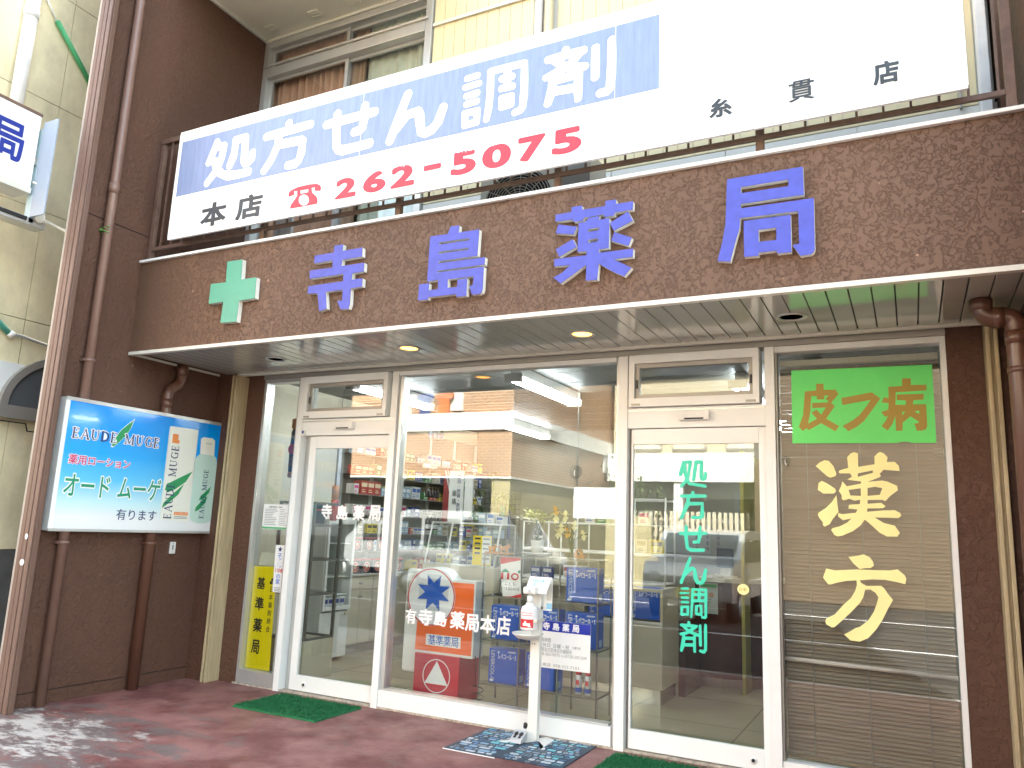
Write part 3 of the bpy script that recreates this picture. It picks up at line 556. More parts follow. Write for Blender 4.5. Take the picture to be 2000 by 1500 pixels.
# ---------------------------------------------------------------- shopfront frames, panes, doors
y0, y1 = -0.05, 0.05
f = MB()
f.box(0.49, 0.52, y0, y1, 0.0, 2.64, m_alu).box(0.905, 0.925, y0, y1, 0.0, 2.64, m_alu).box(0.926, 0.985, y0 - .012, y1, 0.0, 2.64, m_white)
f.box(0.521, 0.904, y0, y1, 0.015, 0.125, m_alu).box(0.521, 0.904, y0, y1, 2.61, 2.64, m_alu)
f.box(1.925, 1.985, y0 - .012, y1, 0.0, 2.64, m_white).box(1.986, 2.025, y0 + .012, y1, 0.136, 2.60, m_alu)
f.box(1.987, 3.872, y0 - .004, y1, 0.015, 0.135, m_white).box(1.986, 3.872, y0, y1, 2.605, 2.64, m_white).box(2.026, 3.85, y0 + .01, y1, 0.1355, 0.148, m_alu)
f.box(3.873, 3.892, y0 + .012, y1, 0.0, 2.64, m_alu).box(3.893, 3.962, y0 - .012, y1, 0.0, 2.64, m_white)
f.box(4.895, 4.955, y0 - .012, y1, 0.0, 2.64, m_white).box(4.956, 4.968, y0 + .01, y1, 0.10, 2.60, m_grey)
f.box(4.956, 5.905, y0, y1, 0.012, 0.10, m_white).box(4.956, 5.905, y0, y1, 2.60, 2.64, m_white).box(5.906, 5.936, y0, y1, 0.0, 2.64, m_white)
# heads over the two doors
f.box(0.986, 1.924, y0 - .004, y1, 2.12, 2.262, m_white).box(3.963, 4.894, y0 - .004, y1, 2.12, 2.262, m_white)
f.box(0.986, 1.924, y0 - .008, y0 - .0045, 2.235, 2.248, m_alu).box(3.963, 4.894, y0 - .008, y0 - .0045, 2.235, 2.248, m_alu)
f.box(0.986, 1.055, y0 + .07, y1, 0, 2.12, m_alu).box(3.963, 3.985, y0 + .05, y1, 0, 2.12, m_grey)
SF = f.build('shopfront_frame', None, B, bevel=0.0025)
MB().box(0.521, 0.904, -0.004, 0.002, 0.126, 2.609, m_glass).build('pane', None, SF)
MB().box(2.026, 3.872, -0.004, 0.002, 0.149, 2.604, m_glass).build('pane', None, SF)
MB().box(4.969, 5.905, -0.004, 0.002, 0.101, 2.599, m_glass).build('pane', None, SF)
MB().box(0.46, 5.94, -0.056, 0.04, 0.0005, 0.0145, m_conc).build('shopfront_sill', None, B)
for x0, x1 in ((0.988, 1.922), (3.965, 4.892)):
    q = MB(); a, b_ = x0 + .012, x1 - .03; ya = y0 - .035
    q.box(a, b_, ya, y1, 2.575, 2.635, m_white).box(a, b_, ya - .006, y1, 2.266, 2.325, m_white)
    q.box(a, a + .04, ya, y1, 2.3255, 2.5745, m_white).box(b_ - .04, b_, ya, y1, 2.3255, 2.5745, m_white)
    q.box(a + .02, a + .085, ya - .008, ya - .0062, 2.272, 2.288, m_grey).box(b_ - .085, b_ - .02, ya - .008, ya - .0062, 2.272, 2.288, m_grey)
    for k in range(4): q.box(a, b_, ya - .003, ya - .0002, 2.585 + k * .012, 2.589 + k * .012, m_white)
    T = q.build('transom_window', None, B, bevel=0.002)
    q = MB(); c, d, e0, e1 = a + .041, b_ - .041, 2.326, 2.574; g = .028
    q.box(c, c + g, y0 - .01, y0 + .03, e0, e1, m_grey).box(d - g, d, y0 - .01, y0 + .03, e0, e1, m_grey).box(c + g, d - g, y0 - .01, y0 + .03, e0, e0 + .03, m_grey).box(c + g, d - g, y0 - .01, y0 + .03, e1 - .03, e1, m_grey)
    q.build('sash', None, T, bevel=0.002)
    MB().box(c + g, d - g, y0 + .008, y0 + .013, e0 + .03, e1 - .03, m_glass).build('pane', None, T)
    for xx in (c + .005, d - .02): MB().box(xx, xx + .014, y0 - .022, y0 - .0105, 2.40, 2.46, m_black).build('latch', None, T, bevel=0.002)
    xm = (x0 + x1) / 2 + .01
    q = MB(); q.box(xm - .1, xm + .1, y0 - .05, y0 - .0045, 2.165, 2.225, m_cap).box(xm - .065, xm + .065, y0 - .052, y0 - .0505, 2.167, 2.178, m_dark)
    q.build('door_sensor', None, B, bevel=0.004)
q = MB(); q.lathe((1.012, y0 - .0045, 2.15), [(0.022, 0), (0.022, 0.012), (0.016, 0.016)], 18, m_cap, (0, -1, 0)); q.lathe((1.012, y0 - .021, 2.15), [(0.013, 0), (0.008, 0.003)], 16, m_navy, (0, -1, 0)); q.build('key_switch', None, B)
for x0, x1, yd, gl in ((1.06, 1.99, -0.02, 1.132), (3.986, 4.912, -0.034, 4.0)):
    q = MB(); ys, ye = yd, yd + .032; gr = 1.924 if x0 < 2 else 4.846
    q.box(x0, gl, ys, ye, 0.022, 2.115, m_white)
    if x0 > 2: q.box(gr, 4.8945, ys, ye, 0.022, 2.115, m_white)
    q.box(gl + .0003, gr - .0003, ys, ye, 0.022, 0.142, m_white).box(gl + .0003, gr - .0003, ys, ye, 2.01, 2.115, m_white)
    D = q.build('sliding_door', None, B, bevel=0.002)
    MB().box(gl, gr, ys + .012, ys + .017, 0.142, 2.01, m_glass).build('pane', None, D)
    xl = x0 + .16 if x0 < 2 else x1 - .13
    k = MB(); k.lathe((xl, ys - .0002, 0.075), [(0.022, 0), (0.022, 0.004), (0.012, 0.006)], 18, m_cap, (0, -1, 0)); k.lathe((xl, ys - .0064, 0.075), [(0.011, 0), (0.011, 0.003)], 14, m_dark, (0, -1, 0)); k.build('lock', None, D)
# interior shell
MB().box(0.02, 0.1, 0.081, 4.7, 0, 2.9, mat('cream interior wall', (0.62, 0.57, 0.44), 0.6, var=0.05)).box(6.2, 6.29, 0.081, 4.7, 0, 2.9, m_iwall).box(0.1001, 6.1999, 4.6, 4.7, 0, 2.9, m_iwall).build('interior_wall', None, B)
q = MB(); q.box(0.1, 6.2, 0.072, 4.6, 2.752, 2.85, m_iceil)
for k in range(10): q.box(0.1, 6.2, 0.4 + .455 * k, 0.404 + .455 * k, 2.7495, 2.7518, m_grey)
q.build('interior_ceiling', None, B)
# ---------------------------------------------------------------- raised letters on the fascia
m_blue = mat('faded blue letter face', A(86, 98, 220, .55), 0.5, var=0.16, vscale=16)
m_green = mat('green cross face', A(72, 186, 158, .58), 0.35, var=0.05, vscale=5)
m_side_w = mat('white letter return', (0.74, 0.73, 0.66), 0.5, var=0.05)
def raised(key, name, label, cat, face, t=0.036, group=None):
    L = mm(OUTLINE[key]); us = [p[0] for l in L for p in l]; vs = [p[1] for l in L for p in l]
    th = thing(name, label, cat, (sum(us) / len(us), -1.11, min(vs)), group)
    MB().loops(L, FRONT(-1.098), 0.0, t, m_side_w).build('letter_body', None, th)
    MB().loops(L, FRONT(-1.098), t, 0.004, face).build('letter_face', None, th)
raised('cross', 'cross_emblem', 'green raised cross with white edges on the brown fascia', 'cross sign', m_green, 0.040)
GL = 'raised blue letters on the fascia'
raised('tera', 'sign_letter', 'raised blue character 寺 next to the green cross', 'sign letter', m_blue, group=GL)
raised('shima', 'sign_letter', 'raised blue character 島, third shape from the left on the fascia', 'sign letter', m_blue, group=GL)
raised('kusuri', 'sign_letter', 'raised blue character 薬 with separate slanting strokes', 'sign letter', m_blue, group=GL)
raised('kyoku', 'sign_letter', 'raised blue character 局, largest looking and nearest the right end', 'sign letter', m_blue, group=GL)

# ---------------------------------------------------------------- balcony railing and the long signboard
RL = thing('balcony_railing', 'brown painted steel railing with rust spots on top of the fascia', 'railing', (3.1, -1.05, 3.492))
def bar(name, *b): MB().box(*b, m_railing).build(name, None, RL, bevel=0.002)
for x in (0.035, 1.32, 2.60, 3.82, 5.05, 6.24): bar('post', x - .022, x + .022, -1.066, -1.028, 3.4922, 4.57)
bar('top_rail', 0.012, 6.262, -1.07, -1.02, 4.5702, 4.615)
bar('bottom_rail', 0.0575, 6.217, -1.068, -1.044, 3.588, 3.617)
q = MB(); x = 0.15
while x < 6.2:
    if min(abs(x - p) for p in (0.035, 1.32, 2.60, 3.82, 5.05, 6.24)) > 0.04: q.box(x - .006, x + .006, -1.061, -1.049, 3.6172, 4.5698, m_railing)
    x += 0.1285
q.build('balusters', None, RL)
m_face = mat('sun bleached sign face', (0.80, 0.80, 0.79), 0.35, var=0.03, vscale=3)
m_band = mat('faded blue band', A(168, 190, 240, 0.50), 0.42, var=0.14, vscale=5, stretch=(7, 7, 0.7))
m_redp = mat('peeling red paint', A(238, 62, 88, .55), 0.5, var=0.12, vscale=20)
m_slate = mat('faded black paint', A(58, 70, 80, .5), 0.5, var=0.35, vscale=9)
m_cyan = mat('pale cyan outline', (0.62, 0.82, 0.86), 0.4)
SB = thing('shop_signboard', 'long white signboard with a faded blue band on the balcony railing', 'signboard', (3.2, -1.15, 3.57))
q = MB(); q.box(0.425, 6.05, -1.198, -1.174, 3.588, 4.525, m_face); q.build('sign_box', None, SB, bevel=0.006)
q = MB(); F12 = FRONT(-1.1985)
q.box(0.425, 6.05, 3.585, 3.602, 0, 0.006, m_white, F12).box(0.425, 6.05, 4.508, 4.53, 0, 0.006, m_white, F12).box(0.422, 0.442, 3.6025, 4.5075, 0, 0.006, m_white, F12).box(6.033, 6.053, 3.6025, 4.5075, 0, 0.006, m_white, F12)
for x in (2.33, 4.24): q.box(x - .0015, x + .0015, 3.6025, 4.5075, 0.001, 0.0022, m_cap, F12)
q.build('sign_frame', None, SB)
MB().box(0.455, 4.512, 3.957, 4.440, 0.0, 0.0014, m_band, F12).build('blue_band', None, SB)
fr_o = rrect(4.60, 5.965, 3.652, 4.47, 0.055); fr_i = rrect(4.613, 5.952, 3.665, 4.457, 0.045)
MB().loops(fr_o + fr_i, F12, 0.0005, 0.0015, m_cyan).build('outline_frame', None, SB)
q = MB()
for k in ('sho', 'hoh', 'se', 'n', 'cho', 'zai'):
    r = {'cho': 0.0265, 'zai': 0.029}.get(k, 0.037)
    q.loops(stroke_loops(mm(SIGN_STROKES[k]), r, .0035), F12, 0.0018, 0.0014, m_vinylw)
q.build('lettering', None, SB)
q = MB()
for ch, b in (('本', (0.781, 1.06, 3.636, 3.835)), ('店', (1.165, 1.435, 3.64, 3.836)), ('糸', (4.802, 4.927, 3.697, 3.81)), ('貫', (5.226, 5.355, 3.697, 3.818)), ('店', (5.637, 5.758, 3.697, 3.825))):
    MB().loops(fit(bold_loops(ch, 0.014 if ch == '貫' else 0.035, 0.010), *b), F12, 0.0006, 0.0014, m_slate).build('branch_character', None, SB)
q = MB(); q.loops(mm(OUTLINE['phone']), F12, 0.0006, 0.0014, m_redp)
rng = np.random.default_rng(4)
def worn(amount):
    def f(F, X, Y, w):
        ymax = Y[F < w].max(); n = X.shape[1]; a = rng.random(n); a = np.convolve(a, np.ones(2) / 2, 'same')
        cut = ymax - amount * (a ** 2)[None, :] * (0.4 + 0.6 * (rng.random((1, n)) > 0.35))
        return np.where(Y > cut, np.maximum(F, w + 0.004), F)
    return f
for ch, b, wr in (('2', (2.141, 2.326, 3.653, 3.805), 0), ('6', (2.388, 2.582, 3.653, 3.808), 0.06), ('2', (2.625, 2.82, 3.652, 3.812), .12), ('-', (2.891, 3.03, 3.733, 3.772), 0),
                  ('5', (3.107, 3.298, 3.656, 3.822), 0.14), ('0', (3.343, 3.553, 3.656, 3.818), 0.08), ('7', (3.601, 3.79, 3.659, 3.827), 0), ('5', (3.836, 4.033, 3.660, 3.828), 0)):
    q.loops(fit(bold_loops(ch, 0.045, 0.010, worn(wr) if wr else None), *b), F12, 0.0006, 0.0014, m_redp)
q.build('phone_number', None, SB)

# ---------------------------------------------------------------- air conditioner, curtains behind the railing
m_ac = mat('ivory enamel', (0.56, 0.55, 0.50), 0.4, var=0.06)
AC = thing('air_conditioner', 'outdoor air conditioner unit with round fan grille behind the balcony railing', 'air conditioner', (3.4, -0.4, 3.32))
q = MB(); q.box(3.0, 3.86, -0.62, -0.30, 3.36, 3.985, m_ac); q.build('casing', None, AC, bevel=0.012)
MB().box(3.02, 3.12, -0.6, -0.33, 3.321, 3.3595, m_ac).build('foot', None, AC); MB().box(3.74, 3.84, -0.6, -0.33, 3.321, 3.3595, m_ac).build('foot', None, AC)
q = MB(); q.loops(disc(3.31, 3.67, .27), FRONT(-.621), 0, .003, m_dark); q.build('fan_opening', None, AC)
q = MB()
for k in range(1, 13): 
    r_ = .27 * k / 12.5; pts = [(3.31 + r_ * math.cos(t), -.632, 3.67 + r_ * math.sin(t)) for t in [2 * math.pi * i / 28 for i in range(29)]]; q.tube(pts, .0022, 4, m_ac)
for k in range(16): a = 2 * math.pi * k / 16; q.tube([(3.31 + .05 * math.cos(a), -.629, 3.67 + .05 * math.sin(a)), (3.31 + .27 * math.cos(a + .3), -.629, 3.67 + .27 * math.sin(a + .3))], .0025, 4, m_ac)
q.loops(disc(3.31, 3.67, .05), FRONT(-.626), 0, .012, m_ac); q.build('fan_grille', None, AC)
q = MB(); q.box(3.66, 3.84, 3.84, 3.95, 0, .002, mat('grey label', (.3, .32, .33), .5), FRONT(-.6205)); q.loops(latin('INVERTER', 3.68, 3.80, 3.905, 3.93), FRONT(-.6226), 0, .001, m_ink); q.build('rating_label', None, AC)
q = MB(); q.box(3.62, 3.86, 3.40, 3.82, 0, .004, mat('grille grey', (.2, .2, .2), .5), FRONT(-.6205)); q.build('side_grille', None, AC)
def curtain(x0, x1, z0, z1, y, col, name, label, amp=.03, wl=.088, droop=0.0, group=None):
    m = mat(name, col, 0.85, var=0.12, vscale=8); q = MB(); n = int((x1 - x0) / 0.008); cols = []; ph = random.random() * 6
    for i in range(n + 1):
        t = i / n; x = x0 + (x1 - x0) * t
        yy = y + amp * math.sin(2 * math.pi * x / wl + ph + .8 * math.sin(x * 9)) + amp * .4 * math.sin(x * 23)
        dz = droop * abs(math.sin(x * 19)) 
        cols.append([q.bm.verts.new((x + .004 * math.sin(k * 2 + x * 7), yy * (1) + .006 * math.sin(k + x * 30), z0 + (z1 - dz - z0) * k / 6)) for k in range(7)])
    for a, b in zip(cols, cols[1:]):
        for k in range(6): f_ = q.bm.faces.new((a[k], b[k], b[k + 1], a[k + 1])); f_.material_index = q.mi(m); f_.smooth = True
    o = q.build('curtain', None, None, label=label, cat='curtain', group=group)
    s = o.modifiers.new('thick', 'SOLIDIFY'); s.thickness = 0.003
    return o
GC = 'curtains behind the upstairs window'
curtain(0.01, 1.02, 3.45, 6.02, 0.125, (.62, .34, .23), 'salmon pink curtain cloth', 'salmon pink pleated curtain in the lower left of the upstairs window', group=GC)
curtain(0.01, 1.02, 6.03, 6.36, 0.125, (.60, .33, .22), 'salmon pink valance cloth', 'short sagging salmon curtain in the small pane over the lower left sash', droop=0.06, group=GC)
curtain(1.03, 1.22, 3.45, 6.02, 0.125, (.50, .30, .2), 'brown tied curtain cloth', 'narrow brown curtain edge just right of the upstairs window bar', wl=.06, group=GC)
curtain(1.23, 2.03, 3.45, 6.02, 0.14, (.60, .58, .46), 'grey lace cloth', 'pale grey lace curtain in the lower right of the upstairs window', amp=.018, wl=.11, group=GC)
curtain(1.23, 2.03, 6.03, 6.42, 0.14, (.55, .50, .36), 'grey lace top cloth', 'grey lace curtain top in the small upper right pane', amp=.015, wl=.09, group=GC)
curtain(1.03, 1.22, 6.03, 6.42, 0.125, (.45, .25, .17), 'brown valance cloth', 'brown curtain corner in the small upper right pane', droop=.05, group=GC)
# low aluminium screen seen under the signboard on the balcony
q = MB()
for k in range(3): q.box(0.86 + k * .07, 0.92 + k * .07, -.5, -.47, 3.3205, 4.0, m_alu)
q.build('screen_door_frame', None, None, label='narrow stack of silver sash rails standing on the balcony', cat='frame')
q = MB(); q.box(1.3, 2.0, -.22, -.2, 3.3205, 3.9, mat('frosted grey panel', (.22, .2, .2), .3, var=.2, vscale=30)).box(2.06, 2.10, -.24, -.2, 3.3205, 3.9, m_alu).box(2.16, 2.8, -.22, -.2, 3.3205, 3.9, mat('rippled blue glass', (.16, .24, .3), .12, var=.5, vscale=30, bump=.5, bscale=30))
q.build('balcony_screen', None, None, label='low balcony screen of grey and rippled blue panels', cat='screen')

# ---------------------------------------------------------------- downpipes
def downpipe(name, label, segs, m, collars=(), brackets=(), group='brown downpipes', side=-1):
    pts, r = segs; t = thing(name, label, 'downpipe', pts[-1], group)
    MB().tube(pts, r, 16, m).build('pipe', None, t)
    for c, ax, l in collars:
        c = Vector(c); ax = Vector(ax).normalized(); MB().cyl(c - ax * l / 2, c + ax * l / 2, r + .004, 18, m).build('collar', None, t)
    for x, y, z in brackets: MB().cyl((x, y, z - .012), (x, y, z + .012), r + .005, 16, m).box(x - .06 if side < 0 else x, x if side < 0 else x + .06, y - .05, y - .03, z - .01, z + .01, m).build('bracket', None, t)
    return t
Z = (0, 0, 1)
dp = downpipe('downpipe', 'straight brown downpipe beside the metal channel, full height of the side wall', ([(.052, -1.47, 8.9), (.052, -1.47, 0)], .037), m_pipe,
         [((.052, -1.47, 3.98), Z, .09), ((.052, -1.47, 5.75), Z, .09)], [(.052, -1.47, 2.55), (.052, -1.47, 1.16)])
q = MB()
for k in range(14): a = random.random() * 6.28; q.ball((.052 + .04 * math.cos(a), -1.47 - .03 + .01 * math.sin(a), 3.62 + random.uniform(-.03, .03)), random.uniform(.008, .018), mat('moss green', A(120, 170, 90), .9), 6, (1, 1, .5))
q.build('moss', None, dp)
def bend(p0, p1, p2, r, n=6):
    p0, p1, p2 = map(Vector, (p0, p1, p2)); d0 = (p0 - p1).normalized(); d1 = (p2 - p1).normalized(); a = p1 + d0 * r; b = p1 + d1 * r
    return [(a * (1 - t) + p1 * t) * (1 - t) + (p1 * (1 - t) + b * t) * t for t in [i / n for i in range(n + 1)]]
pl = [Vector((.049, -.60, 2.69))] + bend((.049, -.60, 2.69), (.049, -.60, 2.52), (.049, -.705, 2.46), .06) + bend((.049, -.60, 2.52), (.049, -.715, 2.45), (.049, -.715, 2.2), .06) + [Vector((.049, -.715, 0))]
downpipe('downpipe', 'brown downpipe with an S bend under the left end of the soffit', (pl, .046), m_pipe2, [((.049, -.60, 2.64), Z, .10), ((.049, -.715, 2.33), Z, .08), ((.049, -.715, 2.10), Z, .03)], [(.049, -.715, 1.155)])
pr_ = [Vector((6.085, -.6, 2.69))] + bend((6.085, -.6, 2.69), (6.085, -.6, 2.585), (6.3, -.6, 2.585), .07) + bend((6.085, -.6, 2.585), (6.236, -.6, 2.585), (6.236, -.6, 2.2), .06) + [Vector((6.236, -.6, 0))]
downpipe('downpipe', 'brown downpipe with an elbow under the right end of the soffit', (pr_, .052), m_pipe2, [((6.085, -.6, 2.655), Z, .06), ((6.16, -.6, 2.585), (1, 0, 0), .05), ((6.236, -.6, 2.47), Z, .07), ((6.236, -.6, 2.30), Z, .03)], [])
downpipe('downpipe', 'cream downpipe on the cream upstairs siding', ([(3.235, -.05, 6.2), (3.235, -.05, 3.33)], .036), mat('cream pipe', (.66, .57, .36), .4), [((3.235, -.05, 5.2), Z, .08)], [], None)
downpipe('downpipe', 'brown pipe at the right edge of the balcony', ([(6.275, -.62, 6.2), (6.275, -.62, 3.4921)], .03), m_pipe, [], [])

# ---------------------------------------------------------------- soffit downlights
def downlight(x, lit, label):
    t = thing('downlight', label, 'ceiling light', (x, -.57, 2.69), 'round lights in the soffit'); c = (x, -.57, 2.6895)
    MB().lathe(c, [(.070, .0), (.088, .0), (.088, -.006), (.072, -.008), (.066, -.001), (.066, .0)], 28, m_alu).build('ring', None, t)
    MB().lathe((x, -.57, 2.688), [(.064, 0), (.04, .0)], 28, emit('warm lamp glow', (1.0, .72, .22), .22) if lit else mat('dark reflector', (.14, .15, .14), .12, metal=.8)).build('lamp', None, t)
for x, l, s in ((1.11, 0, 'unlit round soffit light nearest the left wall'), (2.426, 1, 'lit yellow round soffit light over the centre window'), (3.811, 1, 'lit yellow round soffit light left of the right door'), (5.133, 0, 'unlit silver round soffit light near the green board')): downlight(x, l, s)

# ---------------------------------------------------------------- illuminated advertisement on the side wall
def ad_grad():
    m = bpy.data.materials.new('sky gradient print'); m.use_nodes = True; nt = m.node_tree; p = nt.nodes['Principled BSDF']
    tc = nt.nodes.new('ShaderNodeTexCoord'); s = nt.nodes.new('ShaderNodeSeparateXYZ'); nt.links.new(tc.outputs['Object'], s.inputs[0])
    mr = nt.nodes.new('ShaderNodeMapRange'); mr.inputs[1].default_value = 1.26; mr.inputs[2].default_value = 2.2; nt.links.new(s.outputs[2], mr.inputs[0])
    r = nt.nodes.new('ShaderNodeValToRGB'); e = r.color_ramp.elements
    e[0].position = .10; e[0].color = (.76, .78, .78, 1); e[1].position = 1; e[1].color = (0.0, .26, .80, 1)
    for pos, c in ((.22, (.50, .74, .78)), (.40, (.10, .50, .80)), (.62, (.0, .34, .82))): k = e.new(pos); k.color = (*c, 1)
    nt.links.new(mr.outputs[0], r.inputs[0]); nt.links.new(r.outputs[0], p.inputs['Base Color']); p.inputs['Roughness'].default_value = .12; p.inputs['Coat Weight'].default_value = .3
    return m
ADS = thing('advertising_sign', 'bright blue lotion advertisement box on the brown side wall', 'sign', (.09, -.85, 1.245))
q = MB(); q.box(.016, .097, -1.632, -.078, 1.245, 2.238, m_cap); q.build('light_box', None, ADS, bevel=.004)
S1_ = SIDE(.0975); q = MB()
q.box(-1.635, -.075, 2.214, 2.241, 0, .006, m_alu, S1_).box(-1.635, -.075, 1.242, 1.262, 0, .006, m_alu, S1_).box(-1.638, -1.604, 1.2625, 2.2135, 0, .006, m_white, S1_).box(-.094, -.075, 1.2625, 2.2135, 0, .006, m_alu, S1_)
q.build('sign_frame', None, ADS)
MB().box(-1.604, -.094, 1.262, 2.214, 0, .002, ad_grad(), S1_).build('sign_face', None, ADS)
m_inkblue = mat('dark blue print', (.02, .03, .12), .3); m_leaf = mat('leaf green print', (.02, .28, .09), .3); m_pink = mat('crimson print', (.55, .03, .14), .3); m_teal = mat('teal green print', (.01, .27, .14), .3)
q = MB(); W0 = .0022
def pr2(loops, m, w): q.loops(loops, S1_, w, .0008, m)
leafA = [[(-1.217, 1.915), (-1.19, 1.985), (-1.15, 2.045), (-1.10, 2.095), (-1.05, 2.138), (-1.07, 2.07), (-1.105, 2.005), (-1.15, 1.955), (-1.19, 1.915), (-1.205, 1.908)]]
leafB = [[(-1.19, 1.93), (-1.16, 1.985), (-1.09, 2.04), (-1.105, 1.99), (-1.14, 1.945), (-1.17, 1.915)]]
grow = lambda L, k: [[(u + (u - sum(p[0] for p in l) / len(l)) * k, v + (v - sum(p[1] for p in l) / len(l)) * k) for u, v in l] for l in L]
pr2(grow(leafA, .10), m_vinylw, W0); pr2(leafA, m_leaf, W0 + .0012)
for body, b in (('EAUDE', (-1.555, -1.165, 1.938, 2.014)), ('MUGE', (-1.112, -.77, 1.94, 2.018))):
    pr2(serif(body, *b, grow=.006), m_vinylw, W0 + .002); pr2(serif(body, *b), m_inkblue, W0 + .0032)
for body, b, m, g in (('薬用ローション', (-1.555, -1.025, 1.742, 1.815), m_pink, .016), ('オード', (-1.57, -1.17, 1.495, 1.68), m_teal, .012), ('ムーゲ', (-1.12, -.71, 1.498, 1.682), m_teal, .012)):
    pr2(row(body, *b, w=g + .05), m_vinylw, W0); pr2(row(body, *b, w=g), m, W0 + .0012)
pr2(row('有ります', -1.10, -.72, 1.337, 1.425, .008), m_inkblue, W0)
q.build('sign_lettering', None, ADS)
m_carton = mat('ivory carton print', (.76, .77, .68), .3); m_bottle = mat('pale green bottle print', (.50, .68, .60), .25); m_orange = mat('orange print', (.75, .25, .06), .4)
q = MB()
pr2([[(-.686, 1.352), (-.392, 1.34), (-.397, 2.143), (-.694, 2.14)]], m_carton, W0); pr2([[(-.694, 1.37), (-.686, 1.352), (-.692, 2.14), (-.70, 2.12)]], mat('pale grey print', (.6, .68, .66), .4), W0)
pr2(rect(-.659, -.60, 2.0, 2.078), m_orange, W0 + .001); pr2(rect(-.60, -.585, 2.0, 2.03), m_orange, W0 + .001)
pr2(rot90(serif('EAUDE MUGE', 0, 1, 0, .1), -.655, -.582, 1.36, 1.99, 1, .1), m_inkblue, W0 + .0022)
pr2([[(-.683, 1.445), (-.672, 1.49), (-.60, 1.56), (-.485, 1.66), (-.53, 1.57), (-.62, 1.49)]], m_leaf, W0 + .001); pr2([[(-.672, 1.60), (-.665, 1.645), (-.58, 1.69), (-.41, 1.775), (-.47, 1.68), (-.57, 1.61), (-.64, 1.58)]], m_leaf, W0 + .001)
pr2(rrect(-.556, -.408, 1.393, 1.42, .012), m_orange, W0 + .001); pr2(row('オードムーゲ', -.545, -.42, 1.397, 1.416), m_vinylw, W0 + .002)
for z in (1.380, 1.367): pr2(rect(-.55, -.415, z - .003, z + .003), mat('grey print', (.25, .27, .26), .5), W0 + .001)
pr2([[(-.385, 1.38), (-.36, 1.345), (-.30, 1.33), (-.22, 1.33), (-.165, 1.345), (-.142, 1.38), (-.148, 1.86), (-.165, 1.915), (-.195, 1.935), (-.348, 1.935), (-.382, 1.91), (-.402, 1.86)]], m_bottle, W0)
pr2([[(-.35, 1.937), (-.193, 1.933), (-.2, 2.07), (-.23, 2.088), (-.33, 2.088), (-.358, 2.07)]], m_carton, W0); pr2(rect(-.30, -.235, 2.03, 2.042), mat('cap shadow print', (.5, .52, .46), .4), W0 + .001)
pr2([[(-.34, 1.43), (-.33, 1.47), (-.27, 1.53), (-.215, 1.57), (-.235, 1.51), (-.30, 1.445)]], m_leaf, W0 + .001); pr2([[(-.31, 1.53), (-.29, 1.57), (-.22, 1.63), (-.19, 1.66), (-.205, 1.60), (-.26, 1.545)]], m_leaf, W0 + .001)
pr2(rot90(serif('EAUDE MUGE', 0, 1, 0, .1), -.287, -.238, 1.372, 1.812, 1, .1), m_inkblue, W0 + .0022)
q.build('product_picture', None, ADS)
# little socket plate under it
t = thing('wall_plate', 'small white plate on the side wall beneath the blue advertisement', 'wall plate', (.005, -.447, 1.07))
MB().box(.001, .010, -.478, -.418, 1.065, 1.165, m_cap).build('plate', None, t, bevel=.003)
MB().loops(rrect(-.455, -.441, 1.095, 1.14, .006), SIDE(.0102), 0, .001, mat('grey print', (.25, .27, .26), .5)).loops(disc(-.448, 1.15, .003), SIDE(.0102), 0, .001, m_ink).loops(disc(-.448, 1.08, .003), SIDE(.0102), 0, .001, m_ink).build('slot', None, t)

# ---------------------------------------------------------------- neighbour on the left and the projecting sign
m_beige = mat('beige panel wall', (0.74, 0.65, 0.43), 0.85, var=0.24, vscale=2.2, bump=.25, bscale=90, stretch=(1, 1, .6))
NB = thing('neighbour_building', 'beige panel clad building beyond the metal channel on the left', 'building', (-1.5, -.8, 0))
q = MB(); q.box(-3.5, -1.03, -2.15, 8, 0, 9, m_dark)
ys = [-2.2, -1.40, -.55, .3, 1.15, 2.0, 8]; zs = [1.055, 2.99, 3.98, 4.98, 6.02, 7.0, 9]
for a, b_ in zip(ys, ys[1:]):
    for c0, c1 in zip(zs, zs[1:]): q.box(-1.05, -1.0, a + .003, b_ - .003, c0 + .003, c1 - .003, m_beige)
q.box(-3.5, -1.051, -2.2, -2.151, 0, 9, m_beige)
q.build('wall', None, NB)
MB().box(-1.05, -.985, -2.2, 8, 0, 1.05, mat('dark stone base', (.09, .09, .085), .8, var=.3, bump=.4)).build('base_course', None, NB)
MB().box(-.999, -.985, -2.2, -1.28, 2.33, 2.60, m_white).build('white_band', None, NB)
t = thing('entrance_canopy', 'curved brown framed canopy on the beige wall at the left edge', 'canopy', (-.98, -1.3, 2.15))
arc = [(-1.53 + .62 - .62 * math.cos(R(a)), 2.24 + .50 * math.sin(R(a))) for a in range(0, 96, 8)]
inn = [(-1.47 + .56 - .56 * math.cos(R(a)), 2.24 + .44 * math.sin(R(a))) for a in range(0, 96, 8)]
SC_ = SIDE(-.98)
MB().loops([arc + inn[::-1]], SC_, 0, .05, m_grey).build('frame', None, t)
MB().loops([inn + [(inn[-1][0], 2.24)]], SC_, .01, .008, mat('smoked panel', (.10, .11, .12), .2)).build('side_panel', None, t)
MB().box(-.985, -.90, -1.56, -.8, 2.13, 2.235, m_grey).tube([(-.93, -1.56, 2.10), (-.93, -1.3, 2.10), (-.93, -1.28, 2.04), (-.93, -1.2, 2.04)], .006, 6, m_dark).build('beam', None, t)
q = MB(); q.tube([(-.93, -1.80, 6.0), (-.93, -1.80, 4.65)], .055, 14, m_cap); q.cyl((-.93, -1.80, 5.60), (-.93, -1.80, 5.68), .062, 14, m_cap); q.build('white_downpipe', None, None, label='white drainpipe high on the beige wall at the upper left corner', cat='downpipe')
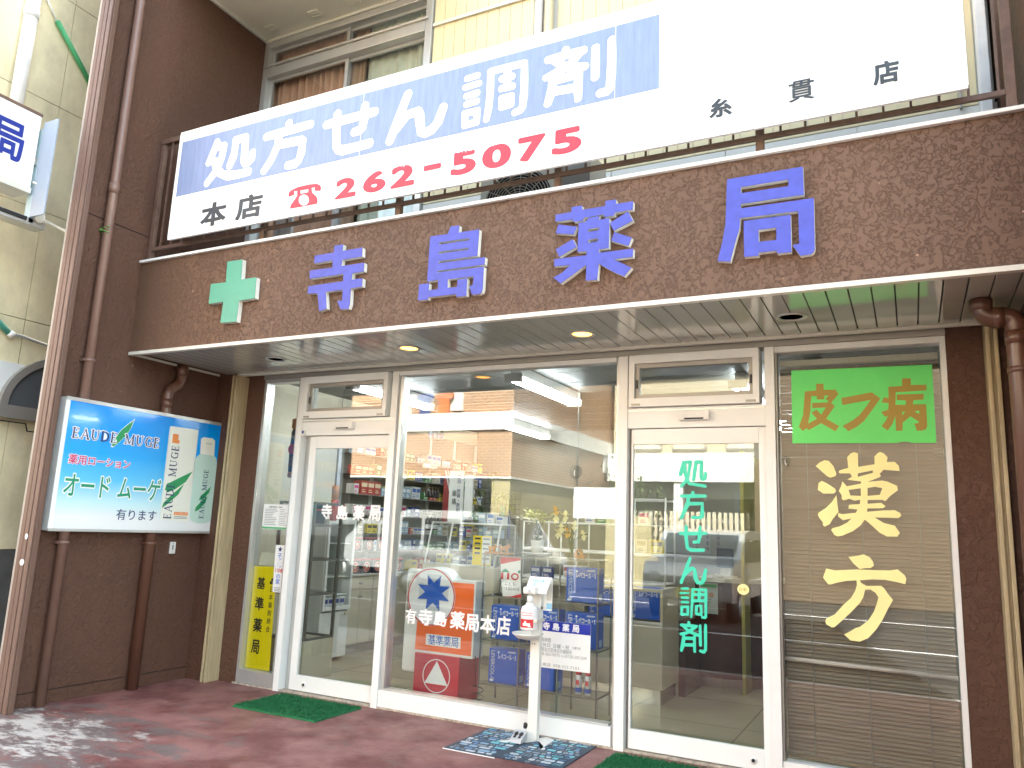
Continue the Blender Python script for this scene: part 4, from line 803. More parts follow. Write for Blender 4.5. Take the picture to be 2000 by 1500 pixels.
m_gtape = mat('green cable cover', (.06, .36, .14), .5)
q = MB(); q.tube([(-.97, -1.72, 5.95), (-.97, -1.55, 5.72)], .008, 8, m_cap).tube([(-.965, -1.56, 5.74), (-.965, -1.12, 5.28)], .024, 10, m_gtape); q.build('guy_wire_guard', None, None, label='sloping green cable guard high against the beige wall', cat='cable guard')
q = MB(); q.tube([(-.96, -1.75, 2.99), (-.96, -1.53, 2.83)], .026, 10, mat('teal cable cover', (.07, .32, .24), .5)).tube([(-.96, -1.53, 2.83), (-.96, -1.44, 2.835), (-.96, -1.25, 2.81), (-.96, -1.05, 2.80)], .014, 8, m_alu).cyl((-.96, -1.54, 2.84), (-.96, -1.50, 2.82), .03, 10, m_cap)
q.build('guy_wire_guard', None, None, label='teal sleeved cable ending in a silver rod above the canopy', cat='cable guard')
PS = thing('projecting_sign', 'white box sign with a dark blue character 局 cut by the left edge', 'sign', (-.5, -2.1, 3.9))
MB().box(-.62, -.402, -2.62, -1.862, 3.90, 4.51, m_cap).build('light_box', None, PS, bevel=.006)
MB().box(-.63, -.398, -2.63, -1.855, 4.51, 4.535, m_railing).build('edge_trim', None, PS, bevel=.004); MB().box(-.63, -.398, -2.63, -1.855, 3.85, 3.90, m_trim).build('edge_trim', None, PS, bevel=.004)
MB().loops(fit(bold_loops('局', .022), -2.215, -1.965, 4.055, 4.37), SIDE(-.4018), 0, .003, m_navy).loops(fit(bold_loops('薬', .022), -2.52, -2.27, 4.055, 4.37), SIDE(-.4018), 0, .003, m_navy).build('lettering', None, PS)
q = MB(); q.box(-.47, -.40, -1.84, -1.80, 3.62, 4.42, mat('pale blue bracket', (.42, .56, .62), .4)).box(-.399, -.22, -1.84, -1.825, 3.66, 4.47, mat('blue grey plate', (.36, .41, .50), .45)).box(-.46, -.41, -1.86, -1.8405, 4.1, 4.16, m_grey)
q.build('mounting_bracket', None, PS, bevel=.002)
t = thing('strip_light', 'grey strip light bar under the projecting sign', 'lamp', (-.45, -2.1, 3.6))
q = MB(); q.box(-.53, -.40, -2.6, -1.70, 3.60, 3.665, m_alu); q.build('housing', None, t, bevel=.008)
MB().box(-.397, -.385, -2.6, -1.86, 3.628, 3.655, m_dark).build('tube_slot', None, t)
q = MB(); q.lathe((-.398, -1.77, 3.68), [(.045, 0), (.045, .03), (.03, .036)], 18, m_trim, (1, 0, 0)); q.tube([(-.39, -1.86, 3.945), (-.36, -1.80, 3.93), (-.35, -1.765, 3.84), (-.37, -1.77, 3.70)], .011, 8, m_trim).tube([(-.375, -1.74, 3.67), (-.33, -1.66, 3.64), (-.2, -1.63, 3.58), (-.07, -1.66, 3.50)], .011, 8, m_trim)
q.build('cable_box', None, t)
# ---------------------------------------------------------------- lettering and notices on the glass
G0 = FRONT(-.0042)                       # outer face of the fixed panes
m_gold = mat('pale gold film', A(255, 247, 172, .92), .35, var=.05, vscale=4); m_mustard = mat('mustard film', A(206, 176, 50, .55), .4, var=.06)
m_lime = mat('bright green board', A(100, 240, 116, .86), .35, var=.06, vscale=3); m_tealv = mat('turquoise vinyl', A(60, 232, 196, .75), .4)
t = thing('green_window_board', 'bright green board with mustard characters 皮フ病 at the top of the blind window', 'sign', (5.45, -.01, 2.0))
MB().loops(mm(OUTLINE['board']), G0, .0005, .003, m_lime).build('board', None, t)
q = MB()
for k in ('kawa', 'fu', 'yamai'): q.loops(mm(OUTLINE[k]), G0, .0037, .0008, m_mustard)
q.build('lettering', None, t)
GW = 'pale gold brush characters on the blind window'
MB().loops(mm(OUTLINE['kan']), G0, .0005, .0015, m_gold).build('window_character', None, None, label='pale gold brush character 漢 directly under the green board', cat='window lettering', group=GW)
MB().loops(mm(OUTLINE['hou']), G0, .0005, .0015, m_gold).build('window_character', None, None, label='pale gold brush character 方, lower of the two gold characters', cat='window lettering', group=GW)
t = thing('door_lettering', 'turquoise vertical lettering 処方せん調剤 on the right glass door', 'window lettering', (4.41, -.03, .66))
for k in ('sho', 'hoh', 'se', 'n', 'cho', 'zai'):
    MB().loops(stroke_loops(mm(DOOR_STROKES[k]), {'cho': .0088, 'zai': .0098}.get(k, .0118), .0028), FRONT(-.0225), .0005, .001, m_tealv).build('character', None, t)
t = thing('door_lettering', 'white shop name 寺島薬局 across the left glass door', 'window lettering', (1.55, -.01, 1.41))
for ch, b in (('寺', (1.243, 1.354, 1.413, 1.539)), ('島', (1.407, 1.523, 1.411, 1.532)), ('薬', (1.579, 1.697, 1.412, 1.536)), ('局', (1.742, 1.86, 1.414, 1.54))):
    MB().loops(fit(bold_loops(ch, .034), *b), FRONT(-.0085), .0005, .001, m_vinylw).build('character', None, t)
t = thing('window_lettering', 'white shop name 有寺島薬局本店 along the lower centre window', 'window lettering', (2.6, -.01, .63))
for ch, b in (('有', (2.165, 2.262, .643, .753)), ('寺', (2.284, 2.409, .641, .764)), ('島', (2.426, 2.539, .647, .757)), ('薬', (2.57, 2.695, .641, .768)), ('局', (2.70, 2.819, .633, .759)), ('本', (2.83, 2.954, .633, .766)), ('店', (2.968, 3.08, .633, .769))):
    MB().loops(fit(bold_loops(ch, .026), *b), G0, .0005, .001, m_vinylw).build('character', None, t)
t = thing('opening_hours_notice', 'white notice with a royal blue heading on the centre window', 'notice', (3.5, -.005, .448))
m_royal = mat('royal blue print', A(0, 44, 176), .35); m_greyp = mat('grey print', (.25, .27, .26), .5)
MB().box(3.303, 3.701, .449, .767, .0005, .0035, m_paper, G0).build('plate', None, t)
MB().box(3.3035, 3.7005, .696, .7665, .0037, .0045, m_royal, G0).build('heading_band', None, t)
q = MB()
for i, ch in enumerate('寺島薬局'): q.loops(fit(bold_loops(ch, .03), 3.341 + i * .0745, 3.393 + i * .0745, .705, .757), G0, .0046, .0006, m_vinylw)
for body, b, w in (('開局時間', (3.31, 3.405, .620, .651), .006), ('定休日', (3.31, 3.405, .588, .617), .006), ('日曜・祝', (3.42, 3.545, .586, .615), .006), ('夜間及び定休日の連絡先', (3.31, 3.567, .556, .585), .004), ('糸貫店', (3.31, 3.41, .458, .482), .004), ('土曜午後', (3.565, 3.63, .592, .612), 0)):
    q.loops(row(body, *b, w=w), G0, .0037, .0006, m_greyp)
q.loops(latin('058-262-5075', 3.31, 3.475, .531, .551), G0, .0037, .0006, m_greyp).loops(row('又は', 3.483, 3.512, .531, .545), G0, .0037, .0006, m_greyp).loops(latin('0120-201209', 3.518, 3.676, .531, .551), G0, .0037, .0006, m_greyp).loops(latin('058-323-7103', 3.428, 3.623, .460, .479), G0, .0037, .0006, m_greyp)
q.build('lettering', None, t)
# left window notices
t = thing('pharmacy_notice', 'tall yellow board with black characters 基準薬局 in the narrow left window', 'notice', (.65, .012, .13))
FY = FRONT(.02); m_yel = mat('yellow board', (.92, .70, .004), .4)
MB().loops([[(.505, .128), (.80, .128), (.775, .985), (.497, .98)]], FY, 0, .004, m_yel).build('board', None, t)
q = MB()
for ch, b in (('基', (.568, .662, .79, .89)), ('準', (.567, .668, .608, .722)), ('薬', (.571, .672, .428, .545)), ('局', (.572, .666, .25, .365))): q.loops(fit(bold_loops(ch, .024), *b), FY, .0042, .0008, m_ink)
q.loops(column('日本薬剤師会', .742, .046, .43, .83, .008, .05), FY, .0042, .0008, m_ink)
for a, b in ((.742, .875), (.727, .85), (.757, .85)): q.loops(disc(a, b, .014), FY, .0042, .0008, m_ink)
q.build('lettering', None, t)
MB().loops([[(.56, .99), (.80, 1.0), (.80, 1.11), (.57, 1.10)]], FRONT(.03), 0, .004, mat('cream card', (.66, .62, .47), .6)).build('blank_card', None, None, label='blank cream card showing above the yellow board', cat='card')
t = thing('child_safety_notice', 'narrow white strip reading 子ども110番の家 overlapping the yellow board', 'notice', (.82, 0, .776))
FK = FRONT(-.0042)
MB().loops([[(.774, .778), (.868, .776), (.872, 1.174), (.762, 1.174)]], FK, .0005, .0012, m_paper).build('strip', None, t)
q = MB(); m_bl = mat('blue print', (.02, .12, .52), .4)
q.loops([[(.818 + (.026 if i % 2 == 0 else .012) * math.sin(math.pi * i / 5), 1.138 + (.026 if i % 2 == 0 else .012) * math.cos(math.pi * i / 5)) for i in range(10)]], FK, .0018, .0005, m_inkblue)
q.loops(column('子ども', .82, .052, .98, 1.105, .012, .048), FK, .0018, .0005, m_bl).loops(fit(bold_loops('110', .02, .02), .784, .836, .943, .976), FK, .0018, .0005, m_red).loops(fit(bold_loops('番', .02), .838, .868, .943, .976), FK, .0018, .0005, m_red).loops(column('の家', .822, .05, .845, .935, .012, .044), FK, .0018, .0005, m_bl)
for z in (.815, .802, .79): q.loops(rect(.79, .855, z - .003, z + .003), FK, .0018, .0005, m_greyp)
q.build('lettering', None, t)
t = thing('hours_paper', 'small white printed sheet with a green foot high in the narrow left window', 'notice', (.73, 0, 1.307))
MB().box(.58, .888, 1.307, 1.522, .0005, .0012, m_paper, FK).build('sheet', None, t)
q = MB(); q.box(.582, .886, 1.309, 1.326, .0014, .0018, mat('green print', (.12, .42, .18), .5), FK).loops(row('営業時間のご案内', .64, .80, 1.49, 1.506, .006), FK, .0014, .0005, m_ink)
for k in range(10):
    zz = 1.478 - k * .0148
    q.loops(rect(.60, .60 + random.uniform(.09, .15), zz - .0025, zz + .0025), FK, .0014, .0005, m_greyp).loops(rect(.77, .77 + random.uniform(.05, .1), zz - .002, zz + .002), FK, .0014, .0005, m_greyp)
q.build('lettering', None, t)
t = thing('side_strip', 'white strip with pale blue lettering standing behind the yellow board', 'notice', (.85, .04, .13))
MB().box(.812, .888, .13, .78, 0, .003, m_paper, FRONT(.045)).build('strip', None, t)
MB().loops(column('薬の相談窓口', .852, .05, .36, .74, .008, .05), FRONT(.045), .0032, .0006, mat('pale blue print', (.12, .45, .58), .5)).build('lettering', None, t)
t = thing('round_sticker', 'small round pale yellow sticker on the right glass door', 'sticker', (4.733, -.03, 1.04))
MB().loops(disc(4.733, 1.078, .036, .033), FRONT(-.0225), .0005, .001, m_gold).build('film', None, t)
MB().loops(latin('自動', 4.708, 4.758, 1.066, 1.09), FRONT(-.0225), .0017, .0004, m_mustard).build('lettering', None, t)
for x, z, s in ((3.559, 1.818, 'clear suction cup hook on the centre window'), (5.007, 1.896, 'clear suction cup hook on the blind window')):
    t = thing('suction_hook', s, 'hook', (x, -.01, z)); rr = .05 if x < 4 else .03
    MB().lathe((x, -.0045, z), [(rr, 0), (rr * .98, .003), (rr * .5, .008), (.012, .02), (.008, .022)], 24, glass('clear vinyl', (.9, .92, .92), 1.3), (0, -1, 0)).build('cup', None, t)
    MB().tube([(x, -.027, z + .008), (x, -.035, z - .02), (x + .006, -.045, z - .03), (x + .012, -.05, z - .022)], .004, 8, m_cap).build('hook', None, t)
# ---------------------------------------------------------------- venetian blind
VB = thing('venetian_blind', 'brown venetian blind behind the gold characters', 'blind', (5.44, .06, .12))
m_slat = mat('brown blind slat', (.215, .155, .095), .42, spec=.4, var=.08, vscale=2)
q = MB(); z = .15; pitch = .0235; k = 0
while z < 2.50:
    tilt = R(58 + 4 * math.sin(k * 1.7) + random.uniform(-3, 3)); dy, dz = .0135 * math.cos(tilt), .0135 * math.sin(tilt)
    dl, dr = random.uniform(-.002, .002), random.uniform(-.002, .002)
    n = 6; top = []; bot = []
    for i in range(n + 1):
        x = 4.975 + (5.895 - 4.975) * i / n; o = dl + (dr - dl) * i / n + .0012 * math.sin(i * 2.1 + k)
        top.append(q.bm.verts.new((x, .055 + dy, z + dz + o))); bot.append(q.bm.verts.new((x, .055 - dy, z - dz + o)))
    for i in range(n): f_ = q.bm.faces.new((bot[i], bot[i + 1], top[i + 1], top[i])); f_.material_index = q.mi(m_slat)
    z += pitch; k += 1
o = q.build('slats', None, VB); s = o.modifiers.new('thick', 'SOLIDIFY'); s.thickness = .0008
MB().box(4.975, 5.895, .035, .075, 2.52, 2.56, mat('blind head rail', (.45, .40, .30), .4)).build('head_rail', None, VB, bevel=.003)
MB().box(4.975, 5.895, .045, .065, .115, .132, m_slat).build('bottom_rail', None, VB)
for x in (5.13, 5.44, 5.75): MB().cyl((x, .038, .13), (x, .038, 2.52), .0015, 6, m_greyp).build('cord', None, VB)
q = MB(); q.cyl((4.97, .03, .68), (5.9, .03, .67), .013, 10, mat('pinkish bar', (.62, .52, .46), .4)); q.build('window_bar', None, None, label='pale horizontal bar across the lower part of the blind window', cat='bar')

# ---------------------------------------------------------------- mats
def mat_turf():
    m = bpy.data.materials.new('green artificial turf'); m.use_nodes = True; nt = m.node_tree; p = nt.nodes['Principled BSDF']
    tc = nt.nodes.new('ShaderNodeTexCoord'); n = _node(nt, 'ShaderNodeTexVoronoi', Scale=150.0); nt.links.new(tc.outputs['Object'], n.inputs['Vector'])
    mx = _node(nt, 'ShaderNodeMix', data_type='RGBA'); mx.inputs[6].default_value = (.008, .11, .035, 1); mx.inputs[7].default_value = (.018, .25, .08, 1); nt.links.new(n.outputs[0], mx.inputs[0]); nt.links.new(mx.outputs[2], p.inputs['Base Color'])
    b = _node(nt, 'ShaderNodeBump', Strength=1.0, Distance=.01); nt.links.new(n.outputs[0], b.inputs['Height']); nt.links.new(b.outputs[0], p.inputs['Normal']); p.inputs['Roughness'].default_value = .8
    return m
m_turf = mat_turf()
def turf(x0, x1, y0_, y1_, label):
    q = MB(); q.box(x0, x1, y0_, y1_, .0005, .012, m_turf)
    rnd = random.Random(3); k = q.mi(m_turf)
    for i in range(5200):
        x, y = rnd.uniform(x0 + .004, x1 - .004), rnd.uniform(y0_ + .004, y1_ - .004); a = rnd.uniform(0, 6.28); h = rnd.uniform(.012, .022); lx, ly = rnd.uniform(-.008, .008), rnd.uniform(-.008, .008)
        c, s = math.cos(a) * .0035, math.sin(a) * .0035
        f_ = q.bm.faces.new([q.bm.verts.new(v) for v in ((x - c, y - s, .0121), (x + c, y + s, .0121), (x + lx, y + ly, .012 + h))]); f_.material_index = k
    return q.build('doormat', None, None, label=label, cat='doormat', group='green turf doormats')
turf(1.11, 1.905, -.665, -.14, 'green turf doormat in front of the left door')
turf(3.945, 4.84, -.62, -.15, 'green turf doormat cut by the bottom of the picture before the right door')
PM = thing('patterned_mat', 'slate blue mat printed with pale blue shapes under the sanitizer stand', 'mat', (3.37, -.35, 0))
m_ms = mat('slate blue rubber', A(62, 84, 104, .5), .6, var=.1, vscale=20)
q = MB(); q.box(2.972, 3.345, -.675, -.03, .0005, .0055, m_ms).box(3.346, 3.78, -.655, -.045, .0005, .006, m_ms).box(2.97, 3.345, -.681, -.6755, .0005, .005, m_paper); q.build('mat_base', None, PM)
q = MB(); rnd = random.Random(11); pal = [mat('mat print ' + n, c, .5) for n, c in (('white', A(214, 224, 228)), ('pale blue', A(150, 190, 220)), ('cyan', A(120, 214, 226)), ('mid blue', A(100, 150, 196)), ('grey', A(150, 160, 166)))]
yy = -.655
while yy < -.06:
    xx = 2.985 + rnd.uniform(0, .03); hh = rnd.uniform(.026, .046)
    while xx < 3.75:
        ww = rnd.choice((rnd.uniform(.03, .05), rnd.uniform(.05, .085), rnd.uniform(.02, .03)))
        if not (3.325 < xx + ww and xx < 3.365) and xx + ww < 3.77:
            kind = rnd.random(); T6 = TOP(.0062); m_ = rnd.choice(pal); h2 = hh * rnd.uniform(.7, 1); yo = yy + rnd.uniform(0, hh - h2 + .004)
            if kind < .62: q.loops(rrect(xx, xx + ww, yo, yo + h2, min(.45 * h2, .45 * ww) * rnd.uniform(.3, 1)), T6, 0, .0006, m_)
            elif kind < .78: q.loops(rrect(xx, xx + ww, yo, yo + h2, min(.4 * h2, .4 * ww)) + rrect(xx + .005, xx + ww - .005, yo + .005, yo + h2 - .005, min(.25 * h2, .25 * ww)), T6, 0, .0006, m_)
            elif kind < .9:
                for j in range(3): q.loops([[(xx + j * ww / 3, yo), (xx + j * ww / 3 + .006, yo), (xx + j * ww / 3 + .016, yo + h2), (xx + j * ww / 3 + .01, yo + h2)]], T6, 0, .0006, m_)
            else: q.loops(disc(xx + h2 / 2, yo + h2 / 2, h2 / 2, None, 14) + disc(xx + h2 / 2, yo + h2 / 2, h2 / 3.4, None, 14), T6, 0, .0006, m_)
        xx += ww + rnd.uniform(.008, .016)
    yy += hh + .011
q.build('mat_print', None, PM)

# ---------------------------------------------------------------- hand sanitizer stand
HS = thing('sanitizer_stand', 'white foot pedal hand sanitizer stand on the patterned mat', 'stand', (3.36, -.2, 0))
m_sw = mat('stand white', (.72, .71, .66), .4, var=.05)
F0 = TOP(.007)
q = MB(); q.loops([[(3.20, -.335), (3.22, -.345), (3.36, -.255), (3.40, -.20), (3.35, -.16), (3.30, -.20)]], F0, 0, .004, m_sw).loops([[(3.36, -.17), (3.42, -.19), (3.53, -.33), (3.51, -.36), (3.49, -.10), (3.42, -.06)]], F0, 0, .0035, m_sw); q.build('foot_plate', None, HS)
MB().box(3.335, 3.405, -.20, -.155, .011, 1.0, m_sw).build('post', None, HS, bevel=.004)
q = MB(); q.loops([[(-.01, .012), (.09, .012), (.09, .075), (.0, .03)]], Frame((3.27, -.33, 0), (0, 1, 0), (0, 0, 1), (1, 0, 0)), 0, .085, mat('pedal grey', (.42, .43, .44), .5))
q.lathe((3.318, -.195, .095), [(.02, -.008), (.02, .008)], 16, m_black, (1, 0, 0)); PD = q.build('pedal', None, HS, bevel=.003)
q = MB(); PF = Frame((3.27, -.33, .03), (1, 0, 0), Vector((0, .9, .45)).normalized(), Vector((0, -.45, .9)).normalized())
for x in (.024, .060): q.loops(disc(x, .058, .014, .02, 18), PF, .0015, .002, m_black).loops(disc(x, .028, .010, .009, 16), PF, .0015, .002, m_black)
q.build('footprint', None, PD)
q = MB(); q.lathe((3.352, -.26, .725), [(.002, 0), (.058, 0), (.062, .01), (.062, .125), (.055, .15), (.03, .165), (.026, .18)], 20, mat('bottle white', (.76, .74, .74), .3)); q.cyl((3.352, -.26, .905), (3.352, -.26, .95), .022, 14, m_cap).tube([(3.352, -.26, .95), (3.352, -.26, .985), (3.352, -.285, .99), (3.352, -.315, .98)], .011, 8, m_cap); BT = q.build('bottle', None, HS, bevel=0)
def wrap(q, c, r, a0, a1, z0, z1, m, n=8):
    k = q.mi(m); P = [(c[0] + r * math.cos(R(a0 + (a1 - a0) * i / n)), c[1] + r * math.sin(R(a0 + (a1 - a0) * i / n))) for i in range(n + 1)]
    for a, b in zip(P, P[1:]): f_ = q.bm.faces.new([q.bm.verts.new(v) for v in ((*a, z0), (*b, z0), (*b, z1), (*a, z1))]); f_.material_index = k
q = MB(); wrap(q, (3.352, -.26), .0632, 225, 320, .745, .80, m_red); wrap(q, (3.352, -.26), .0634, 250, 300, .757, .775, m_vinylw); wrap(q, (3.352, -.26), .0634, 262, 275, .775, .787, m_vinylw); wrap(q, (3.352, -.26), .0634, 285, 305, .750, .757, m_vinylw)
for zz in (.822, .838): wrap(q, (3.352, -.26), .0632, 235, 310, zz, zz + .006, mat('pink print', (.7, .25, .25), .5))
q.build('bottle_label', None, BT)
q = MB(); q.lathe((3.335, -.245, .655), [(.01, 0), (.07, .012), (.105, .04), (.108, .048), (.10, .046), (.068, .02), (.01, .008)], 22, m_sw); q.build('drip_tray', None, HS)
MB().box(3.30, 3.405, -.205, -.150, .86, .875, m_sw).box(3.40, 3.425, -.30, -.17, .78, .80, m_trim).build('bottle_clamp', None, HS)
q = MB(); q.box(3.305, 3.40, -.29, -.15, .96, 1.01, m_sw); q.build('pump_hood', None, HS, bevel=.012)
TF = Frame((3.30, -.25, .965), Vector((1, 0, 0)), Vector((.12, .45, .85)).normalized(), Vector((0, -.85, .45)).normalized())
q = MB(); q.box(0, .165, .0, .125, 0, .004, m_paper, TF); Q1 = q.build('instruction_card', None, HS)
q = MB()
for z_, bd in ((.092, '手指の消毒に'), (.065, 'ご協力下さい')): q.loops(row(bd, .025, .14, z_ - .01, z_ + .016, .006), TF, .0045, .0006, mat('pale blue print', (.12, .45, .58), .5))
q.build('lettering', None, Q1)
q = MB(); q.box(3.405, 3.47, -.158, -.152, .85, 1.07, m_paper); q.box(3.43, 3.468, -.1595, -.1582, .862, .90, mat('sky print', (.25, .55, .75), .5)).box(3.43, 3.468, -.1595, -.1582, .92, 1.03, m_trim); q.build('side_leaflet', None, HS)
q = MB(); q.cyl((3.37, -.2005, .63), (3.37, -.204, .63), .006, 10, m_grey).cyl((3.352, -.2005, .63), (3.352, -.204, .63), .005, 10, m_grey); q.build('bolt', None, HS)

# ---------------------------------------------------------------- inside, just behind the centre window
m_orr = mat('orange red sign face', (.92, .14, .008), .3); m_starb = mat('star blue', (.01, .10, .50), .3); m_crim = mat('crimson sign face', (.50, .015, .04), .3); m_shell = mat('white sign shell', (.76, .76, .74), .35)
ST = thing('pharmacy_sign_stand', 'orange and white standing lamp sign with a blue star disc behind the glass', 'sign', (2.3, .4, .03))
FS = FRONT(.32)
circ = [(2.183 + .236 * math.cos(R(a)), .823 + .236 * math.sin(R(a))) for a in range(38, 233, 5)]
MB().loops([circ + [(2.035, .38), (2.592, .38), (2.592, .968)]], FS, -.16, .155, m_shell).build('lamp_box', None, ST, bevel=.004)
MB().loops([[(2.052, .40), (2.578, .40), (2.578, .95), (2.36, .95), (2.30, .86), (2.06, .66)]], FS, -.0045, .003, m_orr).build('orange_face', None, ST)
q = MB(); q.loops(disc(2.183, .823, .228, None, 48), FS, -.001, .006, m_vinylw).loops(disc(2.183, .823, .226, None, 48) + disc(2.183, .823, .216, None, 48), FS, .0052, .001, m_red); q.build('disc', None, ST)
q = MB(); cx, cz = 2.205, .858; a = .038; b = .142
for dx, dz in ((1, 0), (0, 1), (-1, 0), (0, -1)):
    q.loops([[(cx + u * dx - v * dz, cz + u * dz + v * dx) for u, v in ((.0, -.055), (b, -.07), (b, .07), (0, .055))]], FS, .0054 + .0002 * (dx + 2 * dz), .0008, mat('pale grey quarter', (.58, .61, .63), .4))
q.build('grey_cross', None, ST)
star = [(cx + rr * math.cos(R(22.5 * i)), cz + rr * math.sin(R(22.5 * i))) for i in range(16) for rr in ((.152 if i % 4 != 0 else .075) if i % 2 == 0 else .0,)]
star = []
for i in range(8):
    ang = 22.5 + 45 * i; star.append((cx + .168 * math.cos(R(ang)), cz + .150 * math.sin(R(ang)))); star.append((cx + .082 * math.cos(R(ang + 22.5)), cz + .078 * math.sin(R(ang + 22.5))))
MB().loops([star], FS, .0068, .001, m_starb).build('star', None, ST)
q = MB(); q.loops(rect(2.154, 2.480, .446, .532), FS, -.0012, .001, m_vinylw); q.loops(row('基準薬局', 2.175, 2.465, .452, .530, .008), FS, 0, .0008, m_starb); q.build('name_panel', None, ST)
MB().box(1.86, 2.02, .42, .46, .2, 1.03, m_shell).loops(rrect(1.88, 2.0, .62, .98, .03), FRONT(.4198), 0, .003, m_grey).build('back_panel', None, ST, bevel=.02)
CB = thing('emergency_sign_box', 'dark red box with white triangle in an oval under the star sign', 'sign box', (2.28, .4, .03))
MB().box(2.068, 2.49, .30, .62, .031, .383, m_crim).build('box', None, CB, bevel=.006)
q = MB(); FC = FRONT(.2998); q.loops(disc(2.284, .222, .128, .128) + disc(2.284, .222, .121, .121), FC, 0, .0012, m_vinylw).loops([[(2.178, .160), (2.392, .160), (2.284, .335)]], FC, 0, .0012, m_vinylw); q.build('emblem', None, CB)
# wire rack
m_wire = mat('steel wire', (.24, .23, .21), .3, metal=.6)
RK = thing('wire_rack', 'steel wire rack with glass shelves behind the centre window', 'rack', (3.08, .57, .03))
xs_, ysr = (2.60, 2.94, 3.27, 3.585), (.43, .72)
q = MB()
for y in ysr:
    for x in xs_: q.box(x - .005, x + .005, y - .005, y + .005, .031, 1.18, m_wire)
    for z in (1.175, .855, .52, .19): q.box(2.606, 3.579, y - .0045, y + .0045, z - .005, z + .005, m_wire)
for x in (xs_[0], xs_[3]):
    for z in (1.175, .855, .52, .19): q.box(x - .0045, x + .0045, .4355, .7145, z - .005, z + .005, m_wire)
q.build('frame', None, RK)
for z in (.861, .526, .196): MB().box(2.607, 3.578, .436, .714, z, z + .006, m_glass2).build('shelf', None, RK)
MB().box(2.607, 3.578, .436, .714, 1.181, 1.187, m_glass2).build('shelf', None, RK)
# blue medicine cartons
m_bcart = mat('cobalt carton', (.006, .09, .50), .32, var=.04); m_silver = mat('silver print', (.45, .5, .62), .3)
def blue_box(w, d, h, words=True):
    t = thing('medicine_box', 'x', 'box', (0, 0, 0), 'large cobalt blue medicine boxes')
    MB().box(0, w, 0, d, 0, h, m_bcart).build('carton', None, t, bevel=.002)
    FB = FRONT(-.0003); q = MB()
    q.loops(row('レバコール・S', w * .30, w * .99, h * .70, h * .87, .018), FB, 0, .0006, m_vinylw)
    q.loops(disc(w * .33, h * .895, .008), FB, 0, .0006, m_vinylw).loops(rect(w * .66, w * .92, h * .905, h * .95), FB, 0, .0006, m_silver)
    L = latin('LEVERCOL-S', 0, 1, 0, .16, .03); q.loops([[(w * .07 + y / .16 * w * .13, h * .93 - x * h * .86) for x, y in l] for l in L], FB, 0, .0006, m_silver)
    q.loops(rect(w * .05, w * .17, h * .03, h * .075), FB, 0, .0006, m_vinylw)
    q.build('lettering', None, t)
    q = MB(); q.box(.3 * d, .75 * d, .05 * h, .25 * h, .0003, .0006, mat('pale blue label', (.3, .42, .62), .4), SIDE(w)); q.build('side_label', None, t)
    return t
b0 = blue_box(.255, .135, .255); b0.location = (2.662, .47, .203); b0['label'] = 'blue medicine box at the left of the bottom rack shelf'
for loc, lab, rz in (((2.665, .47, .533), 'blue medicine box at the left of the middle rack shelf', 0), ((2.985, .475, .203), 'blue medicine box on the bottom rack shelf behind the white post', -.12), ((3.315, .455, .868), 'blue medicine box on the upper right rack shelf', .02),
                 ((3.315, .47, .533), 'blue medicine box above the white notice on the middle rack shelf', 0), ((2.99, .49, .533), 'blue medicine box half hidden behind the sanitizer bottle', 0), ((3.552, 1.285, .70), 'blue medicine box in the open counter cubby behind the right door', 0)):
    copy_tree(b0, Vector(loc) - Vector(b0.location), None, lab, rz)
copy_tree(b0, Vector((3.18, 1.285, .70)) - Vector(b0.location), None, 'blue medicine box in the cubby left of the centre post', 0)
# child-safety placard on the rack
t = thing('child_safety_placard', 'white curved placard with 110 and a green roof on the top rack shelf', 'placard', (2.86, .4, .868))
FP = FRONT(.40)
q = MB(); q.loops([[(2.765, 1.17), (2.772, 1.06), (2.785, .95), (2.80, .868), (2.965, .868), (2.955, .95), (2.945, 1.06), (2.945, 1.17)]], FP, 0, .004, m_paper); q.build('card', None, t)
q = MB(); q.loops([[(2.765, 1.17), (2.768, 1.115), (2.945, 1.155), (2.945, 1.17)]], FP, .0042, .0008, m_red).loops([[(2.80, .868), (2.965, .868), (2.961, .90), (2.88, .875)]], FP, .0042, .0008, m_red)
q.loops([[(2.772, 1.055), (2.855, 1.055), (2.815, 1.085)]], FP, .0042, .0008, m_teal).loops(rect(2.778, 2.798, 1.0, 1.052), FP, .0042, .0008, m_red).loops(rect(2.83, 2.85, 1.0, 1.052), FP, .0042, .0008, m_red).loops(disc(2.90, 1.026, .034, .028) + disc(2.90, 1.026, .021, .016), FP, .0042, .0008, m_red).loops(disc(2.935, 1.065, .012), FP, .0042, .0008, m_teal)
q.loops(row('こども', 2.81, 2.91, .955, .985, .012), FP, .0042, .0008, m_ink).loops(row('110ばんのいえ', 2.785, 2.945, .918, .945, .01), FP, .0042, .0008, m_ink); q.build('print', None, t)
def small_carton(w, d, h, c, c2, name, label, group):
    t = thing('small_carton', label, 'box', (0, 0, 0), group)
    MB().box(0, w, 0, d, 0, h, mat(name, c, .45)).build('carton', None, t, bevel=.0012)
    q = MB(); m2 = mat(name + ' print', c2, .45); q.box(w * .08, w * .92, h * .55, h * .85, .0002, .0008, m2, FRONT(0)).box(w * .15, w * .7, h * .15, h * .22, .0002, .0008, m2, FRONT(0)).box(w * .15, w * .6, h * .3, h * .36, .0002, .0008, m2, FRONT(0)); q.build('print', None, t)
    return t
c1 = small_carton(.08, .05, .085, (.02, .05, .24), (.7, .7, .72), 'navy plaster carton', 'navy and white plaster carton behind the top rack shelf, left of the pair', 'plaster cartons'); c1.location = (2.935, .62, .868)
c1s = Vector((0, 0, .14)); c1.location = (2.94, .60, 1.02)
copy_tree(c1, (.105, 0, 0), None, 'navy and white plaster carton behind the top rack shelf, right of the pair')
